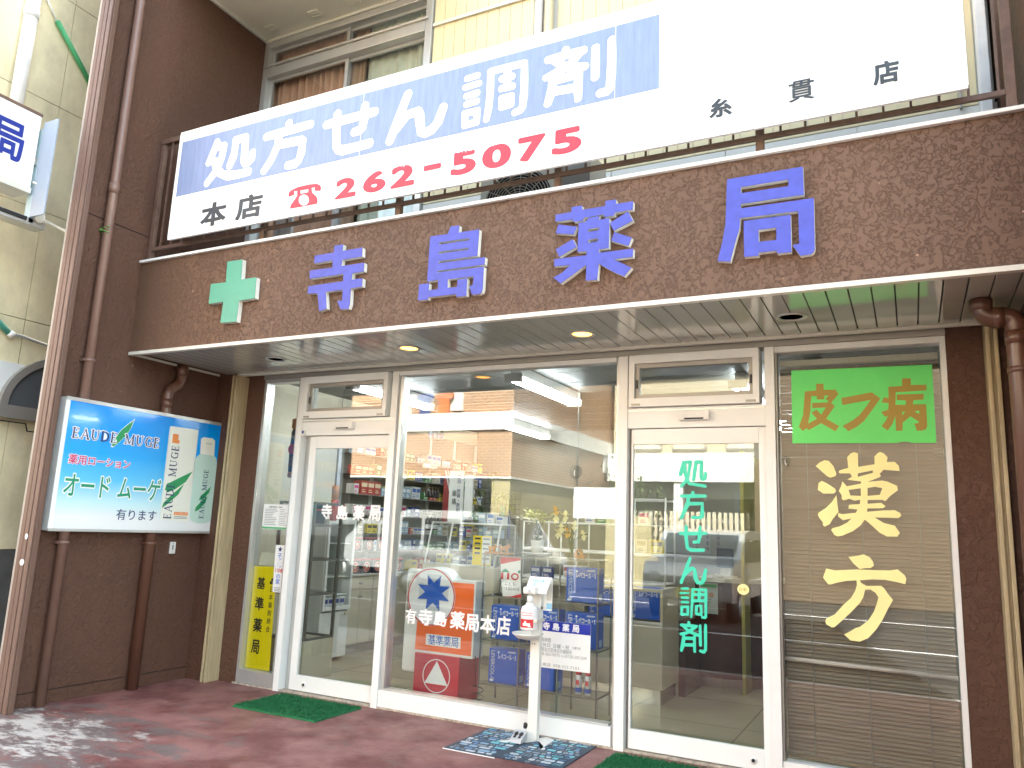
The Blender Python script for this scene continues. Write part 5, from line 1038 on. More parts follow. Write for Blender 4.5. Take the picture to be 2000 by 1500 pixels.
c2_ = small_carton(.085, .05, .10, (.72, .72, .70), (.5, .1, .12), 'white carton with red print', 'white carton with red print on the counter ledge, nearer the left', 'white cartons on the ledge'); c2_.location = (3.225, .60, 1.03)
copy_tree(c2_, (.12, 0, 0), None, 'white carton with red print on the counter ledge, nearer the right')
MB().box(2.90, 3.56, .60, .72, 1.0, 1.018, m_trim).build('ledge', None, None, label='narrow cream ledge carrying small cartons behind the wire rack', cat='ledge')
def can(x, y, z, label):
    t = thing('drink_can', label, 'can', (x, y, z), 'slim drink cans on the rack')
    MB().lathe((x, y, z), [(.024, 0), (.027, .006), (.027, .125), (.022, .138), (.020, .14)], 18, mat('white can', (.66, .68, .72), .25, metal=.3)).build('can_body', None, t)
    MB().lathe((x, y, z + .14), [(.020, 0), (.022, .004), (.022, .02), (.016, .026)], 18, m_red).build('cap', None, t)
    q = MB(); wrap(q, (x, y), .0274, 180, 360, z + .02, z + .05, m_starb); wrap(q, (x, y), .0274, 240, 300, z + .07, z + .105, m_red); q.build('print', None, t)
can(3.43, .47, .203, 'slim white and blue drink can under the notice, left one'); can(3.505, .47, .203, 'slim white and blue drink can under the notice, right one')
# plants and ornaments on top of the rack
m_pot = mat('white glazed pot', (.70, .70, .68), .2); m_gl = mat('dark leaf', (.03, .10, .025), .5, var=.3); m_pet = mat('pale green petal', (.74, .78, .42), .6); m_pety = mat('cream yellow petal', (.90, .86, .52), .6)
OP = thing('potted_flower', 'pale green flower head on a dark stem in a white pot and dish', 'plant', (3.005, .57, 1.188))
q = MB(); q.lathe((3.005, .57, 1.19), [(.01, 0), (.10, 0), (.128, .018), (.13, .024), (.10, .02), (.01, .014)], 26, m_pot); q.build('saucer', None, OP)
q = MB(); q.lathe((3.005, .57, 1.212), [(.01, 0), (.044, 0), (.056, .095), (.058, .10), (.052, .10), (.046, .085), (.01, .08)], 22, m_pot); q.build('pot', None, OP)
def leaf(q, p, dirv, L, wd, m, curl=.3):
    p = Vector(p); d = Vector(dirv).normalized(); s = d.cross(Vector((0, 0, 1))).normalized() if abs(d.z) < .95 else Vector((1, 0, 0)); k = q.mi(m); prev = None
    for i in range(6):
        t_ = i / 5; c = p + d * L * t_ + Vector((0, 0, -curl * L * t_ * t_)); w_ = wd * math.sin(math.pi * min(.98, .12 + .88 * t_)); a, b = q.bm.verts.new(c - s * w_), q.bm.verts.new(c + s * w_)
        if prev: f_ = q.bm.faces.new((prev[0], prev[1], b, a)); f_.material_index = k; f_.smooth = True
        prev = (a, b)
q = MB()
for k in range(9): a = k * .7; leaf(q, (3.005, .57, 1.30), (math.cos(a), math.sin(a) * .6, .9), random.uniform(.09, .15), .014, m_gl, .5)
q.tube([(3.005, .57, 1.30), (3.0, .57, 1.40), (2.99, .57, 1.47)], .005, 6, m_gl).tube([(3.005, .57, 1.30), (3.03, .56, 1.40), (3.06, .56, 1.47)], .005, 6, m_gl); q.build('foliage', None, OP)
q = MB(); rnd = random.Random(5)
for k in range(260):
    c = Vector((2.99 + rnd.gauss(0, .062), .56 + rnd.gauss(0, .04), 1.495 + rnd.gauss(0, .026))); leaf(q, c, (rnd.gauss(0, 1), rnd.gauss(0, 1), rnd.uniform(-.2, 1)), rnd.uniform(.024, .04), .014, m_pet, .1)
q.build('flower_head', None, OP)
VS = thing('flower_vase', 'clear glass vase of cream yellow lilies on the rack top', 'vase', (3.31, .57, 1.188))
MB().lathe((3.31, .57, 1.19), [(.03, 0), (.034, .01), (.024, .06), (.03, .13), (.034, .15)], 18, glass('vase glass', (.85, .92, .88), 1.45)).build('vase_glass', None, VS)
q = MB(); rnd = random.Random(9); tips = []
for k in range(9):
    t_ = Vector((3.31 + rnd.uniform(-.15, .1), .57 + rnd.uniform(-.06, .06), 1.40 + rnd.uniform(-.04, .17))); tips.append(t_); q.tube([(3.31, .57, 1.21), (3.31 + (t_.x - 3.31) * .3, .57, 1.34), t_], .003, 5, m_gl); leaf(q, (t_ + Vector((3.31, .57, 1.3))) / 2, (rnd.gauss(0, 1), rnd.gauss(0, .5), .4), .09, .01, m_gl)
q.build('stems', None, VS)
q = MB()
for i, c in enumerate(tips):
    for k in range(7): a = k * .9 + i; leaf(q, c, (math.cos(a), -.4 + .5 * math.sin(a * 2), math.sin(a)), rnd.uniform(.045, .065), .018, m_pety if i % 8 else mat('deep yellow petal', (.75, .42, .03), .6), .15)
q.build('flowers', None, VS)
m_wood = mat('pale wood', (.50, .24, .10), .5, var=.12, vscale=30); m_wood2 = mat('orange wood', (.62, .24, .02), .4)
def toy(loops_, x, z, label, m, sc=1.0):
    MB().loops([[(x + u * sc, z + v * sc) for u, v in l] for l in loops_], FRONT(.52), 0, .022, m).build('wooden_animal', None, None, bevel=.003, label=label, cat='ornament', group='small wooden animals')
MB().box(2.575, 2.70, .47, .56, 1.188, 1.205, m_wood).build('ornament_stand', None, None, label='flat wooden base under the two small wooden animals', cat='base', bevel=.004)
MB().box(2.701, 2.805, .47, .56, 1.188, 1.200, m_wood).build('ornament_stand', None, None, label='second wooden base right of the orange animal', cat='base', bevel=.004)
animal = [[(0, 0), (.012, 0), (.014, .022), (.05, .022), (.052, 0), (.064, 0), (.066, .035), (.085, .045), (.088, .058), (.072, .066), (.066, .075), (.058, .06), (.02, .046), (-.008, .056), (-.012, .05), (.0, .036)]]
toy(animal, 2.60, 1.206, 'small orange wooden animal at the left end of the rack top', m_wood2, .75); toy(animal, 2.705, 1.201, 'larger pale wooden animal with raised tail beside the orange one', m_wood, 1.0)
toy([[(0, 0), (.09, 0), (.095, .02), (.07, .05), (.06, .075), (.045, .085), (.03, .075), (.04, .06), (.05, .04), (.04, .02), (.02, .035), (.022, .07), (.005, .075), (-.005, .05), (-.004, .02)]], 3.36, 1.189, 'pale wooden squirrel shape by the flower vase', m_wood, .9)
t = thing('power_cord', 'black cable coiled on the floor below the wire rack', 'cord', (2.63, .4, .03))
q = MB(); q.tube([(2.62 + .05 * math.cos(a * .7), .38 + .05 * math.sin(a * .7), .036 + .006 * a) for a in range(26)] + [(2.60, .36, .4)], .004, 6, m_black); q.build('cable', None, t)
# ---------------------------------------------------------------- inside the shop
m_cream = mat('cream laminate', (.52, .47, .36), .4, var=.04); m_fr = mat('fridge enamel', (.66, .67, .65), .3); m_tube = emit('lit tube', (.92, .97, 1.0), 4.8)
def lamp(x, y, L, label, z=2.66):
    t = thing('fluorescent_lamp', label, 'ceiling lamp', (x, y + L / 2, z), 'fluorescent lamps on the shop ceiling')
    MB().box(x - .045, x + .045, y, y + L, z, z + .085, m_cap).build('housing', None, t, bevel=.006)
    MB().cyl((x - .07, y + .03, z - .025), (x - .07, y + L - .03, z - .025), .014, 12, m_tube).cyl((x + .035, y + .03, z - .02), (x + .035, y + L - .03, z - .02), .016, 12, m_tube).build('tube', None, t)
    q = MB()
    for yy in (y - .01, y + L - .02): q.box(x - .10, x + .06, yy, yy + .03, z - .05, z + .02, m_grey)
    q.build('end_cap', None, t, bevel=.004)
lamp(2.80, .46, 1.35, 'lit fluorescent lamp with two tubes behind the centre window'); lamp(1.14, .42, 1.3, 'lit fluorescent lamp seen through the small window over the left door'); lamp(1.30, 3.2, 1.2, 'lit fluorescent lamp at the back of the shop'); lamp(4.5, 1.2, 1.3, 'added fill lamp brightening the right part of the shop'); lamp(4.5, 3.1, 1.2, 'added fill lamp brightening the shop over the red brown counter')  # last two lamps are unseen fill, added to brighten the interior
FG = thing('display_fridge', 'white upright display fridge with glass door and drinks near the left wall', 'fridge', (.33, 1.17, .03))
q = MB(); q.box(.11, .50, .96, 1.40, .06, .50, m_fr).box(.11, .135, .96, 1.40, .5005, 1.44, m_fr).box(.1355, .50, .96, .985, .5005, 1.44, m_fr).box(.1355, .50, 1.375, 1.40, .5005, 1.44, m_fr).box(.1355, .50, .9855, 1.3745, 1.36, 1.44, m_fr); q.build('cabinet', None, FG, bevel=.004)
q = MB(); q.box(.501, .525, .965, .995, .52, 1.42, m_fr).box(.501, .525, 1.365, 1.395, .52, 1.42, m_fr).box(.501, .525, .9955, 1.3645, .52, .56, m_fr).box(.501, .525, .9955, 1.3645, 1.37, 1.42, m_fr); DR = q.build('door', None, FG, bevel=.004)
MB().box(.510, .514, .996, 1.364, .561, 1.369, m_glass2).build('pane', None, DR); MB().box(.526, .54, 1.30, 1.36, .47, .50, m_cream).build('handle', None, FG, bevel=.003)
for z in (.66, .84, 1.0, 1.17): MB().box(.14, .49, .99, 1.37, z, z + .008, m_cap).build('shelf', None, FG)
q = MB()
for x in (.16, .46):
    for y in (1.0, 1.36): q.cyl((x, y, .03), (x, y, .06), .015, 10, m_grey)
q.build('foot', None, FG)
def bottle(x, y, z, r, h, body, cap, lab, label, group):
    t = thing('bottle', label, 'bottle', (x, y, z), group)
    MB().lathe((x, y, z), [(r * .9, 0), (r, .004), (r, h * .55), (r * .45, h * .74), (r * .38, h * .92)], 14, body).build('bottle_body', None, t)
    MB().cyl((x, y, z + h * .92), (x, y, z + h), r * .42, 12, cap).build('cap', None, t)
    q = MB(); wrap(q, (x, y), r * 1.02, 200, 400, z + h * .12, z + h * .42, lab, 10); q.build('label', None, t); return t
m_amber = mat('dark amber glass', (.03, .012, .008), .12); m_goldcap = mat('gold cap', (.5, .36, .14), .3, metal=.6); m_clearb = mat('pale clear bottle', (.40, .48, .50), .15)
ob = bottle(.455, 1.02, .85, .017, .115, m_amber, m_goldcap, m_ink, 'small brown tonic bottle with gold cap on the middle fridge shelf', 'tonic bottles in the fridge')
for i in range(1, 6): copy_tree(ob, (0, .06 * i, 0))
ob = bottle(.45, 1.05, .67, .026, .15, m_amber, m_black, m_vinylw, 'dark bottle with white label on the lower fridge shelf', 'dark labelled bottles in the fridge')
for i in range(1, 5): copy_tree(ob, (0, .07 * i, 0))
ob = bottle(.44, 1.04, 1.18, .03, .16, m_clearb, m_vinylw, mat('pale blue label', (.3, .42, .62), .4), 'clear water bottle on the top fridge shelf', 'clear bottles in the fridge')
for i in range(1, 5): copy_tree(ob, (0, .075 * i, 0))
ob = small_carton(.08, .07, .13, (.68, .68, .68), (.03, .06, .3), 'white and navy drink carton', 'white drink carton with navy base in the bottom of the fridge', 'drink cartons in the fridge'); ob.location = (.49, 1.0, .515); ob.rotation_euler.z = R(90)
for i in range(1, 4): copy_tree(ob, (0, .085 * i, 0))
ob = thing('rolled_pack', 'white rolled pack on the second fridge shelf', 'pack', (.44, 1.02, 1.01), 'rolled packs in the fridge'); MB().cyl((.40, 1.03, 1.04), (.48, 1.03, 1.04), .028, 14, m_paper).build('roll', None, ob)
for i in range(1, 4): copy_tree(ob, (0, .065 * i, 0))
# glass case on a cream base by the left window
GC_ = thing('glass_case', 'dark framed glass case on a cream base just inside the left window', 'display case', (.7, .42, .03))
MB().box(.54, .97, .22, .62, .031, .36, m_cream).build('base', None, GC_, bevel=.004)
q = MB(); m_fm = mat('dim metal frame', (.22, .22, .21), .35, metal=.6)
for x in (.555, .955):
    for y in (.235, .605): q.box(x - .012, x + .012, y - .012, y + .012, .361, 1.56, m_fm)
for z in (.37, .75, 1.05, 1.35, 1.55):
    for y in (.235, .605): q.box(.568, .942, y - .008, y + .008, z - .01, z + .01, m_fm)
    for x in (.555, .955): q.box(x - .008, x + .008, .248, .592, z - .01, z + .01, m_fm)
q.build('frame', None, GC_)
for z in (.761, 1.061, 1.361): MB().box(.568, .942, .25, .59, z, z + .006, m_glass2).build('shelf', None, GC_)
m_tonic = mat('black tonic carton', (.022, .03, .045), .35); m_rseal = mat('red seal print', (.45, .05, .04), .4)
def tonic(x, y, z, w, d, h, face='x', label='', group='black tonic boxes with red round seals'):
    t = thing('tonic_box', label, 'box', (x, y, z), group)
    MB().box(x, x + w, y, y + d, z, z + h, m_tonic).box(x - .001, x + w + .001, y - .001, y + d + .001, z + h - .012, z + h + .0005, m_red).build('carton', None, t)
    F_ = SIDE(x + w + .0005) if face == 'x' else FRONT(y - .0012); c = (y + d / 2) if face == 'x' else (x + w / 2); r_ = min(h * .38, (d if face == 'x' else w) * .36)
    MB().loops(disc(c, z + h * .46, r_), F_, 0, .0006, m_rseal).loops(disc(c, z + h * .46, r_ * .9) + disc(c, z + h * .46, r_ * .8), F_, .0008, .0005, m_trim).loops(row('寿', c - r_ * .5, c + r_ * .5, z + h * .46 - r_ * .5, z + h * .46 + r_ * .5, .02), F_, .0008, .0006, m_trim).build('seal', None, t)
    return t
for i, (x, z) in enumerate(((.60, 1.368), (.79, 1.368), (.60, 1.068), (.60, .768))): tonic(x, .28, z, .15, .12, .13, 'y', 'black tonic box with red seal in the glass case, shelf %s' % ('top left', 'top right', 'second', 'third')[i])
tonic(.3, .98, 1.441, .15, .13, .12, 'x', 'black tonic box on the fridge roof, nearer the window'); tonic(.3, 1.14, 1.441, .15, .13, .12, 'x', 'black tonic box on the fridge roof, in the middle'); 
LT = thing('hanging_lantern', 'dark paper lantern with straw bands and a red seal hanging behind the left window', 'lantern', (.43, .5, 2.3))
MB().lathe((.43, .5, 1.83), [(.045, 0), (.06, .02), (.065, .2), (.06, .40), (.045, .44)], 18, m_tonic).build('lantern_body', None, LT)
q = MB(); q.lathe((.43, .5, 1.79), [(.05, 0), (.062, .01), (.062, .05), (.05, .055)], 18, m_wood).lathe((.43, .5, 2.26), [(.05, 0), (.062, .01), (.062, .09), (.05, .1)], 18, m_wood); q.build('straw_band', None, LT)
q = MB(); q.loops(disc(.44, 2.06, .05), FRONT(.433), 0, .002, m_rseal); q.build('seal', None, LT)
LT2 = thing('hanging_lantern', 'small lantern on a thin cord seen through the left door', 'lantern', (.62, .9, 1.75))
MB().lathe((.62, .9, 1.40), [(.03, 0), (.036, .01), (.036, .2), (.03, .21)], 16, m_rseal).build('lantern_body', None, LT2); MB().lathe((.62, .9, 1.612), [(.03, 0), (.036, .01), (.036, .12), (.03, .13)], 16, m_wood).build('straw_band', None, LT2); MB().cyl((.62, .9, 1.74), (.62, .9, 2.75), .002, 6, m_ink).build('cord', None, LT2)
# cabinets and wall shelves on the left wall
CAB = thing('drawer_cabinet', 'long cream cabinet with drawers and doors along the left wall', 'cabinet', (.25, 2.5, .03))
MB().box(.11, .40, 1.46, 4.55, .13, .83, m_cream).box(.11, .36, 1.46, 4.55, .031, .1295, m_grey).box(.105, .42, 1.45, 4.56, .8305, .85, m_trim).build('carcass', None, CAB, bevel=.003)
for k in range(7):
    y = 1.47 + k * .44
    MB().box(.4003, .412, y, y + .43, .69, .82, m_cream).box(.4123, .424, y + .19, y + .24, .745, .765, m_grey).build('drawer', None, CAB, bevel=.002)
    for j in range(2): MB().box(.4003, .412, y + j * .217, y + j * .217 + .212, .14, .68, m_cream).box(.4123, .424, y + (.19 if j == 0 else .23), y + (.20 if j == 0 else .24), .60, .63, m_grey).build('door', None, CAB, bevel=.002)
WS = thing('wall_shelves', 'tall pegboard wall shelves full of medicine along the left wall', 'shelf', (.2, 2.5, .85))
q = MB(); q.box(.101, .115, 1.5, 4.55, .86, 2.55, m_iwall); 
for y in (1.5, 2.1, 2.7, 3.3, 3.9, 4.5): q.box(.1155, .13, y, y + .05, .86, 2.55, m_cap)
q.build('back_board', None, WS)
ZSH = (1.08, 1.27, 1.47, 1.69, 1.91, 2.13)
for z in ZSH: MB().box(.131, .36, 1.52, 4.52, z, z + .01, m_glass2).box(.3605, .366, 1.52, 4.52, z, z + .012, m_grey).build('board', None, WS)
protos = []
for i, (c, c2, lab) in enumerate((((.62, .62, .60), (.04, .12, .45), 'white carton with blue print'), ((.02, .05, .28), (.6, .62, .66), 'navy carton with pale print'), ((.70, .55, .06), (.1, .08, .05), 'yellow carton'),
        ((.06, .22, .08), (.6, .65, .6), 'green carton'), ((.60, .60, .58), (.55, .06, .2), 'white carton with pink print'), ((.28, .40, .52), (.7, .72, .74), 'pale blue carton'), ((.40, .05, .04), (.7, .6, .4), 'dark red carton'), ((.44, .40, .34), (.2, .16, .1), 'beige carton'))):
    p_ = small_carton(.085, .11, .11, c, c2, 'shelf carton %d' % i, lab + ' among the medicines on the left wall shelves', lab + 's on the wall shelves'); protos.append(p_)
rnd = random.Random(21); used = set()
def place(i, x, y, z, sx, sz, rot):
    if i not in used: o = protos[i]; used.add(i)
    else: o = copy_tree(protos[i])
    o.location = (x, y, z); o.rotation_euler.z = rot; o.scale = (sx, 1, sz)
for z in (.851,) + tuple(v + .012 for v in ZSH):
    y = 1.54
    while y < 4.35:
        i = rnd.randrange(8); n = rnd.choice((1, 2, 3)); sx = rnd.uniform(.5, 1.4); sz = rnd.uniform(.6, 1.35)
        if z < .86 and y < 2.6: y += .3; continue
        for k in range(n):
            if y > 4.35: break
            place(i, .34, y, z, sx, sz, R(90)); y += .085 * sx + .006
        y += rnd.uniform(.01, .09)
for k in range(5): tonic(.22, 1.55 + k * .2, .851, .14, .17, .15, 'x', 'black tonic box standing on the cream cabinet, number %s from the window' % ('one', 'two', 'three', 'four', 'five')[k])
for k in range(3): tonic(.22, 1.58 + k * .22, 1.092, .13, .15, .14, 'x', 'black tonic box on the shelf just over the cabinet boxes, %s' % ('nearest the window', 'in the middle', 'farthest back')[k])
# posters on the left wall farther back
def poster(name, label, fr, u0, u1, v0, v1, m, deco):
    t = thing(name, label, 'poster', fr((u0 + u1) / 2, v0, 0)); MB().box(u0, u1, v0, v1, 0, .004, m, fr).build('sheet', None, t); q = MB(); deco(q); q.build('print', None, t)
FPo = SIDE(.368)
def red_deco(q):
    for k in range(4): q.loops([[(3.32 + .035 * k, 2.1), (3.345 + .035 * k, 2.1), (3.53, 1.72 + .055 * k), (3.715 - .035 * k, 2.1), (3.74 - .035 * k, 2.1), (3.53, 1.66 + .055 * k)]], FPo, .0042 + k * .0003, .0006, (m_vinylw, m_greyp, m_vinylw, m_red)[k])
    q.loops([[(3.62, 1.52), (3.65, 1.52), (3.65, 1.49), (3.68, 1.49), (3.68, 1.52), (3.71, 1.52), (3.71, 1.55), (3.68, 1.55), (3.68, 1.58), (3.65, 1.58), (3.65, 1.55), (3.62, 1.55)]], FPo, .0042, .0008, m_vinylw)
poster('wall_poster', 'dark red poster with white chevrons and a white cross on the left wall', FPo, 3.31, 3.75, 1.42, 2.12, mat('dark red poster', (.30, .03, .03), .5), red_deco)
# slanted glass showcase on the counter, with posters
GS = thing('glass_showcase', 'slant fronted glass showcase on a cream counter in the middle of the shop', 'display case', (1.4, 2.25, .03))
MB().box(.98, 1.86, 2.0, 2.5, .12, .985, m_cream).box(1.0, 1.84, 2.03, 2.5, .031, .1195, m_grey).build('counter_base', None, GS, bevel=.004)
q = MB(); 
for x in (.99, 1.84):
    q.tube([(x, 2.02, .99), (x, 2.14, 1.43), (x, 2.48, 1.43), (x, 2.48, .99)], .011, 8, m_cap)
q.tube([(.99, 2.14, 1.43), (1.84, 2.14, 1.43)], .011, 8, m_cap).tube([(.99, 2.02, .995), (1.84, 2.02, .995)], .011, 8, m_cap).tube([(1.25, 2.02, .99), (1.25, 2.14, 1.43)], .011, 8, m_cap); q.build('frame', None, GS)
q = MB(); q.loops(rect(.995, 1.835, .0, .45), Frame((0, 2.02, .995), (1, 0, 0), Vector((0, .12, .435)).normalized(), Vector((0, -.435, .12)).normalized()), 0, .004, m_glass2).box(.995, 1.835, 2.15, 2.47, 1.425, 1.43, m_glass2); q.build('pane', None, GS)
for z in (1.13, 1.28): MB().box(1.0, 1.83, 2.16, 2.47, z, z + .006, m_glass2).build('shelf', None, GS)
rnd = random.Random(33)
for z in (.987, 1.137, 1.287):
    x = 1.02
    while x < 1.74:
        i = rnd.randrange(8); sx = rnd.uniform(.5, 1.1); place(i, x, 2.2, z, sx, rnd.uniform(.6, 1.05), 0); 
        x += .085 * sx + rnd.uniform(.006, .03)
for k in range(3): 
    place(rnd.randrange(8), 1.5 + .11 * k, 2.25, 1.432, 1, rnd.uniform(.7, 1.2), 0)
FY2 = FRONT(1.99)
def ypost(q):
    for k in range(4): q.loops(rect(1.62, 1.69, 1.27 - k * .05, 1.29 - k * .05), FY2, .0042, .0006, m_ink)
    q.loops(rect(1.71, 1.815, 1.02, 1.30), FY2, .0042, .0004, m_paper)
    for k in range(5): q.loops(rect(1.72, 1.80, 1.27 - k * .05, 1.285 - k * .05), FY2, .0048, .0006, m_greyp)
    q.loops(row('ふくおい', 1.615, 1.70, 1.20, 1.23, .01), FY2, .005, .0006, m_ink)
poster('counter_poster', 'yellow and white price poster hung on the front of the glass showcase', FY2, 1.60, 1.82, 1.01, 1.31, m_yel, ypost)
t = thing('folding_sign', 'white folded sign with vertical black characters standing on the glass showcase', 'sign', (1.30, 2.2, 1.44))
q = MB(); q.box(1.14, 1.155, 2.20, 2.36, 1.44, 2.0, m_paper).box(1.1555, 1.32, 2.20, 2.215, 1.44, 2.0, m_paper).box(1.34, 1.44, 2.20, 2.215, 1.50, 1.96, m_paper); q.build('board', None, t)
MB().loops(column('錠剤・軟膏・散剤', 1.265, .05, 1.55, 1.96, .006, .05), FRONT(2.1995), 0, .0008, m_inkblue).loops(column('歯痛', 1.21, .06, 1.62, 1.80, .01, .07), FRONT(2.1995), 0, .0008, m_ink).build('lettering', None, t)
# white grid stand and bottles behind the rack
GS2 = thing('white_shelf_stand', 'white tube shelf stand with wine coloured bottles behind the flower pot', 'shelf', (3.0, 1.6, .03))
q = MB()
for x in (2.40, 2.66, 2.95, 3.40, 3.78):
    for y in (1.55, 1.85): q.cyl((x, y, .95), (x, y, 1.72 if x > 2.9 else 1.48), .008, 8, m_cap)
for z in (.96, 1.21, 1.47, 1.70):
    for y in (1.55, 1.85): q.cyl((2.40 if z < 1.6 else 2.95, y, z), (3.78, y, z), .008, 8, m_cap)
q.build('frame', None, GS2)
for z in (.968, 1.218): MB().box(2.40, 3.78, 1.555, 1.845, z, z + .01, m_cap).build('shelf', None, GS2)
m_wine = mat('dark wine glass', (.012, .012, .016), .1); m_wlab = mat('pale wine label', (.55, .53, .45), .5)
ob = bottle(2.50, 1.66, 1.229, .045, .27, m_wine, m_wine, m_wlab, 'dark bottle with pale label on the white stand behind the flowers', 'dark bottles with pale labels')
for dx in (.13, .26, .39): copy_tree(ob, (dx, 0, 0))
ob2 = copy_tree(ob, (3.47 - 2.50, -.05, .979 - 1.229), None, 'dark bottle with pale label standing left on the counter behind the right door'); copy_tree(ob, (3.60 - 2.50, -.05, .979 - 1.229), None, 'dark bottle with pale label, right of the pair behind the right door')
for i, (x, z) in enumerate(((2.98, 1.48), (3.1, 1.48), (3.3, 1.48), (3.5, 1.48), (3.62, 1.229), (3.48, 1.229))): place((0, 3, 5, 4, 2, 7)[i], x, 1.65, z, 1.2, 1.1, 0)
CT = thing('service_counter', 'cream service counter with open cubbies and a chrome kick plate', 'counter', (3.3, 1.6, .03))
q = MB(); q.box(2.50, 3.84, 1.26, 1.75, .155, .66, m_cream).box(2.50, 3.84, 1.27, 1.75, .9205, .95, m_cream).box(2.50, 3.84, 1.60, 1.75, .6605, .92, m_cream)
for x in (2.50, 3.12, 3.52, 3.815): q.box(x, x + .025, 1.27, 1.5995, .6605, .92, m_cream)
q.box(2.50, 3.84, 1.26, 1.2695, .66, .685, m_trim); q.build('carcass', None, CT, bevel=.003)
MB().box(2.52, 3.82, 1.28, 1.75, .031, .1545, mat('chrome kick', (.6, .6, .58), .15, metal=.9)).build('kick_plate', None, CT)
m_rb = mat('red brown laminate', (.085, .026, .018), .25, var=.1)
RC = thing('reception_counter', 'curved red brown reception counter with a pale top behind the right door', 'counter', (4.3, 2.9, .03))
q = MB(); P = [(3.84, 1.80), (3.86, 2.6)] + [(4.35 - .49 * math.cos(R(a)), 2.62 + .45 * math.sin(R(a))) for a in range(10, 91, 10)] + [(5.6, 3.07), (5.6, 3.4), (3.84, 3.4)]
P = [(3.842, 2.35), (4.1, 2.34), (4.3, 2.42), (4.42, 2.6), (4.45, 2.85), (5.6, 2.9), (5.6, 3.3), (3.842, 3.3)]
q.loops([P], TOP(.12), 0, .86, m_rb); q.build('counter_front', None, RC); MB().loops([[(u + (.03 if u > 4 else 0), v - .04) for u, v in P]], TOP(.981), 0, .035, m_cream).build('worktop', None, RC, bevel=.006); MB().loops([[(u - .02 if u > 4 else u, v + .03) for u, v in P]], TOP(.031), 0, .0885, m_grey).build('plinth', None, RC)
MB().box(3.842, 3.90, 1.76, 2.345, .031, .66, m_rb).build('side_panel', None, RC)
FR2 = FRONT(2.335)
def med(q):
    q.loops(rect(3.90, 4.05, .93, .955), FR2, .0044, .0005, mat('green print', (.12, .42, .18), .5)).loops(disc(4.0, .86, .025), FR2, .0044, .0005, m_wood)
    for k in range(6): q.loops(rect(3.90, 3.97 + .01 * k, .74 + k * .025, .75 + k * .025), FR2, .0044, .0005, m_greyp)
poster('counter_poster', 'pale printed sheet taped to the red brown counter', FR2, 3.885, 4.06, .69, .97, mat('grey paper', (.42, .46, .43), .5), med)
t = thing('payment_terminal', 'black card terminal on a small stand on the reception counter', 'terminal', (4.07, 2.6, 1.02))
MB().box(3.99, 4.15, 2.60, 2.63, 1.11, 1.29, m_black).build('screen', None, t, bevel=.006); MB().box(4.02, 4.12, 2.63, 2.72, 1.017, 1.20, m_trim).box(3.95, 4.2, 2.57, 2.78, 1.0165, 1.035, m_cream).build('stand', None, t, bevel=.004)
F5 = FRONT(4.59)
def n1(q):
    for k, bd in enumerate(('血圧を測', 'お薬手帳')): q.loops(column(bd, 3.86 + .12 * k, .05, 1.45, 1.88, .006, .055), F5, .0044, .0006, m_ink)
poster('wall_notice', 'dark framed notice with vertical writing on the back wall right of the door letters', F5, 3.78, 4.04, 1.36, 1.95, mat('dull grey sheet', (.25, .26, .24), .5), n1)
def n2(q):
    for k in range(3): q.loops(column('保険薬局', 3.32 + .13 * k, .04, 1.22, 1.48, 0, .05), F5, .0044, .0006, m_ink)
poster('wall_notice', 'grey board with small writing on the back wall behind the turquoise lettering', F5, 2.9, 3.48, 1.18, 1.53, mat('grey board', (.30, .31, .30), .5), n2)
MB().box(4.3, 4.33, 2.2, 4.59, .031, 2.2, mat('olive curtain wall', (.34, .30, .07), .7)).build('partition', None, None, label='olive yellow partition at the right side of the shop behind the door', cat='partition')
PG = thing('pegboard_display', 'black wire grid display with hanging packs on the back wall', 'display', (.6, 4.5, 1.1))
q = MB()
for k in range(9): q.cyl((.3 + k * .07, 4.55, 1.1), (.3 + k * .07, 4.55, 1.9), .003, 5, m_ink)
for k in range(12): q.cyl((.3, 4.55, 1.1 + k * .07), (.86, 4.55, 1.1 + k * .07), .003, 5, m_ink)
q.build('grid', None, PG); MB().box(.55, .63, 4.53, 4.545, 1.5, 1.7, mat('teal pack', (.04, .22, .22), .5)).box(.68, .72, 4.53, 4.545, 1.25, 1.7, mat('navy pack', (.03, .06, .18), .5)).build('pack', None, PG)
BM = thing('feathery_plant', 'feathery green potted plant standing behind the glass showcase', 'plant', (1.75, 2.75, .03))
q = MB(); rnd = random.Random(2)
for cl in ((1.42, 2.7, 1.98), (1.22, 2.75, 1.82), (1.60, 2.7, 1.78), (1.40, 2.8, 1.72), (1.30, 2.65, 1.62), (1.62, 2.75, 1.66), (1.5, 2.7, 1.58)):
    q.tube([(1.5, 2.75, .4), ((1.5 + cl[0]) / 2, 2.75, 1.2), cl], .006, 5, m_gl)
    for k in range(26): leaf(q, Vector(cl) + Vector((rnd.gauss(0, .02),) * 3), (rnd.gauss(0, 1), rnd.gauss(0, 1), rnd.gauss(.1, .5)), rnd.uniform(.08, .17), .008, mat('yellow green leaf', (.12, .17, .035), .5, var=.3), .4)
q.build('foliage', None, BM); MB().lathe((1.5, 2.75, .031), [(.12, 0), (.16, .35), (.165, .38), (.14, .38)], 20, m_pot).build('pot', None, BM)
